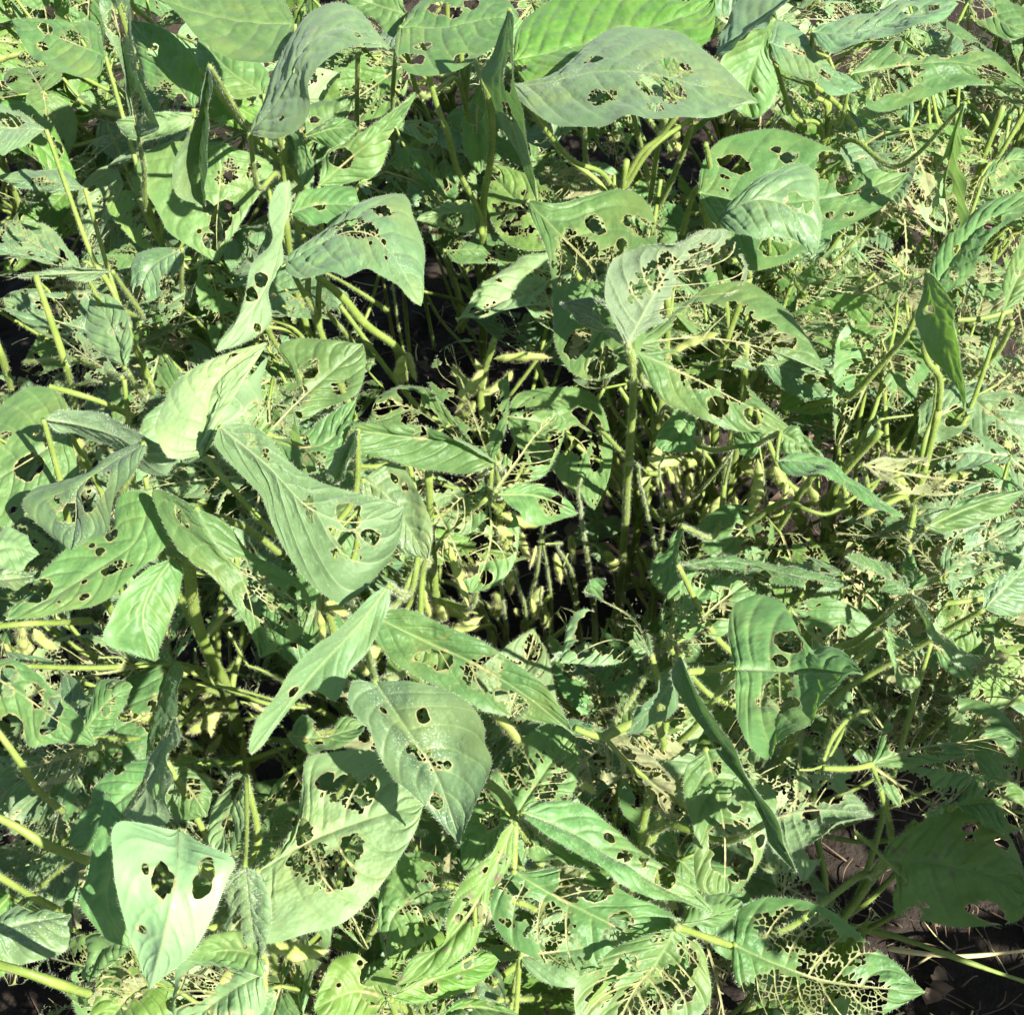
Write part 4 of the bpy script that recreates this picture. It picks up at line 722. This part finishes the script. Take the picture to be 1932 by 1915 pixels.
def pod_mesh(name, S, E, parent, seed, fat=1.0):
    r = np.random.RandomState(seed)
    L = np.linalg.norm(E - S); n = 46; t = np.linspace(0, 1, n)
    side = np.cross(E - S, r.normal(0, 1, 3)); side = side / np.linalg.norm(side)
    path = S + (E - S) * t[:, None] + side * (np.sin(np.pi * t) * L * .10)[:, None]
    ns = 3 if L > .03 else 2
    wd = np.sin(np.pi * np.clip(t * .93 + 0.05, 0, 1)) ** .75 * (1 + .16 * np.cos(2 * np.pi * ns * t + np.pi))
    wd = wd * np.where(t < .07, .3 + t * 10, 1) * np.where(t > .9, 1 - (t - .9) * 9, 1)
    R = min(.0047, L * .14) * fat
    tg = np.gradient(path, axis=0); tg /= np.linalg.norm(tg, axis=1, keepdims=True)
    a = np.cross(tg, side + .01); a /= np.linalg.norm(a, axis=1, keepdims=True); b = np.cross(tg, a)
    sd = 14; th = np.linspace(0, 2 * np.pi, sd, endpoint=False)
    V = path[:, None] + R * wd[:, None, None] * (b[:, None] * np.cos(th)[None, :, None] + .58 * a[:, None] * np.sin(th)[None, :, None])
    i = np.arange(n - 1)[:, None] * sd; k = np.arange(sd)[None]; k2 = (k + 1) % sd
    q = np.stack([i + k, i + k2, i + sd + k2, i + sd + k], -1).reshape(-1, 4)
    ac = Acc(); ac.add(V.reshape(-1, 3), np.vstack([q[:, [0, 1, 2]], q[:, [0, 2, 3]]]), 0)
    m = int(L * 1000 * 20); ii = r.randint(1, n - 1, m); jj = r.randint(0, sd, m)
    P = V[ii, jj]; ac.hairs(P, P - path[ii] + .2 * R * tg[ii], .0021, .00009, 1, r)
    return ac.build(name, [M['pod'], M['tanhair']], parent)

# feet of the plants
plants = []
for key, lab, fill, pods, foot in DEFS:
    J = []
    for lf, ss in byplant[key].items():
        s = ss[0]; J.append(at(s['mid'][0][0], s['mid'][0][1], s['zb']))
    J = np.array(J); c = J.mean(0)
    if foot: c = at(*foot)
    top = max(.30, min(.50, J[:, 2].max() - .10))
    p = plant(key, lab, float(c[0]), float(c[1]), top, fill=fill, pods=pods)
    p.fill = int(fill * 2.4); p.dm = {'E': (.3, .8), 'V': (.3, .8), 'Q': (.35, .8), 'P': (.3, .8), 'R': (.3, .8), 'E': (.45, .8), 'V': (.45, .8), 'Q': (.5, .8), 'P': (.45, .8), 'R': (.45, .8), 'M': (.2, .75), 'B': (.2, .75)}.get(key, (.3, .8))
    plants.append(p)
    base = p.base
    extra_j = []
    for lf, ss in byplant[key].items():
        s0 = ss[0]
        J0 = at(s0['mid'][0][0], s0['mid'][0][1], s0['zb']) - base
        a = Acc(); rng = np.random.RandomState(hash_key(key + str(lf)))
        pp = petiole_path(p, J0)
        if np.linalg.norm(pp[-1] - pp[0]) > .24: print('LONG', key, lf, round(float(np.linalg.norm(pp[-1] - pp[0])), 2))
        a.tube(pp, .0021, .0014, 7, hair=9, hlen=.0017, rng=rng)
        grids = [grid_of(s) for s in ss]
        for s, (G, X, Y, sp, up) in zip(ss, grids):
            b0 = G[0, G.shape[1] // 2] - base
            dd = np.linalg.norm(b0 - J0)
            if .002 < dd < .10:
                a.tube(spline([J0, (J0 + b0) / 2 + np.array([0, 0, -.003]), b0], 10), .0012, .0009, 6, hair=5, rng=rng)
            # main vein standing out below the blade
            mp = G[:, G.shape[1] // 2]; nn = mp[:: max(1, len(mp) // 40)] - base
            if len(nn) > 3: s['rib'] = nn
        po = a.build('leaf', [M['stem'], M['hair']], p.e)
        for s, (G, X, Y, sp, up) in zip(ss, grids):
            under = s['under']
            flip = (not up) != under
            o = leaflet('leaflet', G - base, X, Y, M[s['k']], s['seed'], sp, s['g'], po, s['relief'], s['hairy'], flip, s['wav'], s['nsec'])
            if s['label']: o['label'] = s['label']
    for n_, (k2, crop, st, r0, r1) in enumerate(EXTRA):
        if k2 != key: continue
        a = Acc(); P = path3(crop, st) - base; rng = np.random.RandomState(n_ + 500)
        if P[0, 2] > P[-1, 2]: P = P[::-1]; r0, r1 = r1, r0
        if P[0, 2] < .34:      # rooted: on down to the soil
            d = (P[0] - P[1]) / np.linalg.norm(P[0] - P[1]); d = d * np.array([.6, .6, 1]) + np.array([0, 0, -.35]); d = d / np.linalg.norm(d)
            tt = (P[0, 2] + .02) / max(-d[2], .3); P = np.vstack([P[0] + d * tt, P[0] + d * tt * .5, P])
        if P[-1, 2] < .47:     # its leaf is eaten: thin dry tip
            d = (P[-1] - P[-2]) / np.linalg.norm(P[-1] - P[-2]); P = np.vstack([P, P[-1] + d * .015 + rng.normal(0, .003, 3), P[-1] + d * .028 + rng.normal(0, .007, 3)]); r1 = .0006
        P = spline(P, 60)
        a.tube(P, r0, r1, 8, hair=14 if key == 'F' else 7, hlen=.0018, rng=rng, bulge=1 + .08 * np.sin(np.linspace(0, 9, 60) + n_))
        a.build('petiole', [M['stem'], M['hair']], p.e)
    for n_, (k2, crop, x1, y1, x2, y2, z1, z2) in enumerate(PODS):
        if k2 != key: continue
        ox, oy = ORG[crop]
        S = at(ox + K * x1, oy + K * y1, z1) - base; E = at(ox + K * x2, oy + K * y2, z2) - base
        pod_mesh('pod', S, E, p.e, n_ + 40)

# ---- more plants of the same rows, behind and beside
MORE = [('W', 'soybean plant at the back left, mostly hidden by the leaves in front of it', (-.34, .98)), ('X', 'soybean plant at the back behind the tall bare stalk, seen between the leaves', (-.06, 1.02)),
        ('Y', 'soybean plant at the back behind the wrinkled yellow green leaf', (.22, 1.0)), ('Z', 'soybean plant at the back right, glimpsed through the eaten leaves', (.50, .95)),
        ('WA', 'soybean plant at the left edge, low among pale strips of leaf', at(40, 330, .3)[:2]), ('WB', 'soybean plant far back in the upper left corner', at(10, 40, .3)[:2]), ('XB', 'soybean plant far back at the top edge, right of the yellow green leaf', at(1480, 40, .3)[:2]), ('ZD', 'soybean plant far back in the upper right corner', at(1880, 70, .3)[:2]),
        ('ZA', 'tattered soybean plant at the right edge behind the sunlit leaf with round holes', at(1800, 480, .3)[:2]),
        ('ZB', 'tattered soybean plant at the right edge below the spear shaped leaf', at(1840, 880, .3)[:2]), ('ZC', 'tattered soybean plant among dry shreds right of the pale pods', at(1620, 1080, .3)[:2])]
for key, lab, (x, y) in MORE:
    plants.append(plant(key, lab, float(x), float(y), .46, dm=(.4, .85) if key[0] == 'Z' else (.2, .7), fill=24, pods=6, zf=(.28, .48), rad=(.06, .2)))
SHADE = [('SA', 'tall soybean plant added out of view past the lower right corner to shade the soil', (.52, .10), .70), ('SB', 'bushy soybean plant added out of view farther right to shade the bare soil', (.72, .22), .66), ('SC', 'soybean plant added out of view below the lower right corner for its shade', (.43, -.10), .64)]  # unseen plants added to throw shade over the lower right
for key, lab, (x, y), tp in SHADE:
    plants.append(plant(key, lab, x, y, tp, fill=18, pods=3, zf=(.45, tp + .10), rad=(.05, .15), dm=(.0, .3), group='unseen soybean plants added for their shade'))

# ---- leaflets for the leaves deeper in the crop: 22 different ones, then copies
VAR = []; VG = []
def variant(i):
    r = np.random.RandomState(900 + i)
    g = [0, .12, .25, .35, .45, .55, .66, .3, .5, .6, .72][i % 11]; g += .04 * (i > 10) * (g > .2)
    L = .10; W = .058 * r.uniform(.85, 1.12)
    nv, nu = (150, 87) if g > 0 else (80, 45)
    v = np.linspace(0, 1, nv)[:, None]; u = np.linspace(-1, 1, nu)[None]
    prof = (np.sin(np.pi * v ** .72) ** .8) * (1 - .18 * v) + 1e-4
    x = u * prof * W / 2; y = v * L + 0 * u
    fold = r.uniform(-.25, .45); bend = r.uniform(-.4, .9)
    z = np.abs(x) * fold - bend * L * .5 * v ** 2 + .004 * vnoise2(v * 3 + 2, u * 1.5 + 5, i) * np.sin(np.pi * v) + r.uniform(-.01, .01) * u * v
    y = L * (np.sin(v * bend * .9) / max(abs(bend) * .9, 1e-3) * np.sign(bend) if abs(bend) > .05 else v) + 0 * u
    G = np.stack([x, y, z], -1)
    k = ['g', 'g', 'y', 'p', 'b', 'g', 'p', 'g', 's', 'g', 'b'][i % 11]
    if i >= 22: g = (.78, .84, .9, .96, 1.0, .86)[i - 22]; k = 't'
    o = leaflet('leaflet', G, x, np.repeat(v * L, nu, 1), M[k], 300 + i, (), g, None, .9, .1 if i % 3 else .3, False, 1.0)
    VG.append(g)
    return o
VAR = [variant(i) for i in range(28)]
used_var = set()
HOLES = [(850, 740, 120), (750, 790, 60), (980, 790, 80), (1090, 800, 60), (1200, 1020, 120), (1215, 900, 60), (1330, 920, 90), (1450, 930, 80), (1560, 930, 50), (1080, 1130, 80), (960, 1130, 90), (870, 1170, 60), (1700, 1650, 140), (1860, 1800, 130), (1600, 1560, 60), (330, 1290, 60), (430, 1330, 90), (540, 1370, 80), (500, 1450, 50), (1000, 1850, 60), (1260, 310, 70), (840, 560, 50), (700, 560, 40), (560, 1560, 30)]
def blocked(P, extra=0):
    x, y = project(P)
    return any((x - a) ** 2 + (y - b) ** 2 < (r + extra) ** 2 for a, b, r in HOLES)

def place_leaflet(o, parent, P, yaw, pitch, roll, s):
    o.parent = parent
    m = Matrix.Translation(Vector(tuple(P))) @ Matrix.Rotation(yaw, 4, 'Z') @ Matrix.Rotation(pitch, 4, 'X') @ Matrix.Rotation(roll, 4, 'Y') @ Matrix.Scale(s, 4)
    o.matrix_basis = m
    COL.objects.link(o) if o.name not in COL.objects else None

REGION = {'SA': (1560, 2000, 1330, 1960), 'SB': (1560, 2000, 1330, 1960), 'SC': (1560, 2000, 1330, 1960)}
def shade_spot(p, r):  # sets the added leaves on sun rays so that they shade the region
    x0, x1, y0, y1 = REGION[p.key]
    for _ in range(4000):
        px, py = r.uniform(x0, x1), r.uniform(y0, y1)
        if px < 1730 and py > 1720: continue
        T_ = at(px, py, r.uniform(.0, .5) if x0 > 0 else r.uniform(.4, .55)); s = (r.uniform(.56, .80) - T_[2]) / SUN[2]
        J = T_ + SUN * s
        x, y = project(J)
        if (J - CAM) @ FWD > .02 and -250 < x < 2250 and -200 < y < 2200: continue
        if np.linalg.norm(J - CAM) < .22: continue
        k = min(SH, key=lambda q: np.linalg.norm(q.base[:2] - J[:2]))
        if k is p or len(REGION) and x0 < 0: return J
    return J
SH = [p for p in plants if p.key in REGION]
for p in plants:
    r = p.rng; shade = p.key in REGION
    lo, hi = p.dm
    n = 0; tries = 0
    while n < p.fill and tries < 300:
        tries += 1
        th = r.uniform(0, 2 * np.pi); z = r.uniform(*p.zf); rad = r.uniform(*p.rad)
        J = stem_at(p, min(z, p.top)) * np.array([1, 1, 0]) + np.array([rad * math.cos(th), rad * math.sin(th), z])
        if shade:
            J = shade_spot(p, r) - p.base; th = math.atan2(J[1], J[0])
        Jw = J + p.base
        if not shade and blocked(Jw + np.array([math.cos(th), math.sin(th), -.3]) * .05, 70): continue
        if shade:
            x, y = project(Jw)
            if (Jw - CAM) @ FWD > 0 and -200 < x < 2130 and -200 < y < 2115: continue
            if np.linalg.norm(Jw - CAM) < .30: continue
        a = Acc(); pp = petiole_path(p, J, n=26)
        J2 = J + np.array([math.cos(th), math.sin(th), .1]) * .022
        a.tube(pp, .0019, .0013, 6, hair=6, hlen=.0016, rng=r); a.tube(spline([J, J2], 8), .0012, .0009, 6, rng=r)
        po = a.build('leaf', [M['stem'], M['hair']], p.e)
        for q, (B, dy) in enumerate(((J2, 0), (J, 1.25), (J, -1.25))):
            if r.uniform() < .06 and q: continue
            dirn = np.array([math.cos(th + dy), math.sin(th + dy), -.25])
            if not shade and z > .14 and (blocked(p.base + B + dirn * .05, 12) or blocked(p.base + B + dirn * .085, 0)): continue
            ok_ = [k for k in range(len(VAR)) if lo <= VG[k] - .2 * (k >= 22) <= hi and (k < 22 or r.uniform() < (.9 if lo > .38 else .35))]; i = int(ok_[r.randint(len(ok_))])
            if i in used_var: o = VAR[i].copy()
            else: o = VAR[i]; used_var.add(i)
            place_leaflet(o, po, B, th - math.pi / 2 + dy + r.normal(0, .2), r.uniform(-.75, .25), r.normal(0, .4), r.uniform(.72, 1.12))
        n += 1
    for _ in range(p.bare):
        th = r.uniform(0, 2 * np.pi); z = r.uniform(.25, .46); rad = r.uniform(.04, .13)
        J = stem_at(p, min(z, p.top)) * np.array([1, 1, 0]) + np.array([rad * math.cos(th), rad * math.sin(th), z])
        a = Acc(); a.tube(petiole_path(p, J, n=30), .0024, .0016, 7, hair=9, hlen=.0017, rng=r)
        a.build('petiole', [M['stem'], M['hair']], p.e)
for i, o in enumerate(VAR):
    if i not in used_var: bpy.data.objects.remove(o)

PODV = [pod_mesh('pod', np.array([0, 0, 0.0]), np.array([0, .045, 0.0]) * (1 - .12 * (i % 3)), None, 700 + i) for i in range(6)]
usedp = set()
for p in plants:
    r = p.rng
    for _ in range(p.pods):
        z = r.uniform(.12, min(.42, p.top)); th = r.uniform(0, 2 * np.pi); S = stem_at(p, z) + np.array([math.cos(th), math.sin(th), 0]) * .004
        for dth in r.choice([0, .7, -.8], r.randint(1, 4), replace=False):
            i = r.randint(6)
            o = PODV[i].copy() if i in usedp else PODV[i]; usedp.add(i)
            place_leaflet(o, p.e, S, th + dth - math.pi / 2, r.uniform(-1.3, .5), r.uniform(0, 3), r.uniform(.75, 1.1))
for i, o in enumerate(PODV):
    if i not in usedp: bpy.data.objects.remove(o)

# ------------------------------------------------------------------ soil and what lies on it
ax = np.r_[-30, -12, -6, -3, np.arange(-1.3, 1.301, .013), 3, 6, 12, 30]; ay = np.r_[-30, -12, -5, -2, np.arange(-.5, 2.0, .013), 3, 6, 12, 30]
gx, gy = np.meshgrid(ax, ay)
gz = .018 * vnoise2(gx / .11 + 20, gy / .11 + 20, 1) + .010 * vnoise2(gx / .045 + 20, gy / .045 + 20, 2) + .005 * vnoise2(gx / .02 + 20, gy / .02 + 20, 3)
gz = gz + .006 * np.abs(vnoise2(gx / .03 + 7, gy / .03 + 7, 8)) + .003 * vnoise2(gx / .013 + 7, gy / .013 + 7, 9)
gz = np.where((np.abs(gx) < 1.31) & (gy > -.51) & (gy < 2.01), gz, 0) - .012
ni = np.arange(gx.size).reshape(gx.shape)
T = np.vstack([np.stack([ni[:-1, :-1].ravel(), ni[:-1, 1:].ravel(), ni[1:, 1:].ravel()], 1), np.stack([ni[:-1, :-1].ravel(), ni[1:, 1:].ravel(), ni[1:, :-1].ravel()], 1)])
m_soil = simple('soil', (.010, .0075, .0055), (.034, .026, .019), 26, .9, bump=.9, dist=.006, spec=.15)
so_ = add_mesh('soil', np.stack([gx, gy, gz], -1).reshape(-1, 3), T, [m_soil]); so_['kind'] = 'structure'
def ground_z(x, y):
    i = np.clip(np.searchsorted(ax, x) - 1, 0, len(ax) - 2); j = np.clip(np.searchsorted(ay, y) - 1, 0, len(ay) - 2)
    return float(max(gz[j, i], gz[j + 1, i], gz[j, i + 1], gz[j + 1, i + 1]))
a = Acc(); r = np.random.RandomState(77)
for q_ in range(2000):
    x = r.uniform(-.7, .75) if q_ > 500 else r.uniform(.05, .6); y = r.uniform(.15, 1.3) if q_ > 500 else r.uniform(.2, .6); z = ground_z(x, y) + .002
    if r.uniform() < .8:
        th = r.uniform(0, 6.3); L = r.uniform(.01, .05); d = np.array([math.cos(th), math.sin(th), r.uniform(-.1, .2)]) * L
        a.tube(spline([np.array([x, y, z]), np.array([x, y, z + .003]) + d * .5 + r.normal(0, .002, 3), np.array([x, y, z]) + d], 8), r.uniform(.0005, .0013), .0005, 5, mi=int(r.uniform() < .15))
    else:
        k = 7; th = np.sort(r.uniform(0, 6.28, k)); R = r.uniform(.004, .015); rr = R * r.uniform(.5, 1, k)
        V = np.stack([x + rr * np.cos(th), y + rr * np.sin(th), z + r.uniform(0, .006, k)], 1); V = np.vstack([V, [x, y, z + r.uniform(0, .006)]])
        a.add(V, np.array([[i, (i + 1) % k, k] for i in range(k)]), 0)
lo_ = a.build('leaf_litter', [M['litter'], M['straw']]); lo_['kind'] = 'stuff'

wroot = at(1128, 985, .20); we = bpy.data.objects.new('clover_weed', None); COL.objects.link(we); we.location = (wroot[0], wroot[1], 0)
we['label'] = 'small clover leaved weed in the dark gap beside the upright stem'; we['category'] = 'weed'
wb = np.array([wroot[0], wroot[1], 0]); a = Acc(); a.tube(spline([np.array([.01, .01, -.01]), np.array([.004, 0, .1]), wroot - wb], 20), .001, .0006, 6); a.build('stem', [M['stem']], we)
for k_ in range(6):
    th = k_ * 1.05 + .3; nv, nu = 30, 25; v = np.linspace(0, 1, nv)[:, None]; u = np.linspace(-1, 1, nu)[None]; L_ = .022
    x_ = u * (np.sin(np.pi * v ** 1.3) ** .6 * .9 + 1e-3) * .0095; y_ = v * L_ + 0 * u
    G_ = np.stack([x_, y_, .25 * np.abs(x_) - .2 * y_ * v], -1)
    c_, s_ = math.cos(th), math.sin(th); G_ = np.stack([G_[..., 0] * c_ - G_[..., 1] * s_, G_[..., 0] * s_ + G_[..., 1] * c_, G_[..., 2] - .03 * (k_ % 2)], -1) + (wroot - wb)
    leaflet('leaf', G_, x_, y_, M['b'], 800 + k_, (), 0, we, .3)

def lying(name, crop, st, rad, mat, label, cat):
    a = Acc(); P = path3(crop, st)
    a.tube(spline(P, 50), rad, rad * .6, 8, rng=r, bulge=1 + .15 * np.sin(np.linspace(0, 14, 50)))
    o = a.build(name, [M[mat]]); o['label'] = label; o['category'] = cat
lying('fallen_stalk', 9, '990,1440,.03 1250,1500,.05 1500,1590,.06 1750,1680,.05 1990,1760,.03', .0028, 'stem', 'fallen green stalk curving across the dark soil at the lower right', 'stalk')
lying('straw', 9, '1190,1560,.035 1400,1590,.04 1620,1600,.04 1990,1565,.03', .0022, 'straw', 'straight yellow straw lying on the soil across the fallen green stalk', 'straw')
lying('dry_stick', 5, '1290,1200,.05 1380,1180,.06 1455,1150,.07 1530,1200,.06 1740,1320,.04', .0022, 'brown', 'bent orange brown dry stick in the dark gap among the stems', 'stick')
lying('straw', 9, '1060,1460,.03 1150,1500,.03 1230,1500,.035', .002, 'brown', 'short reddish dry piece of stalk at the end of the straw', 'straw')
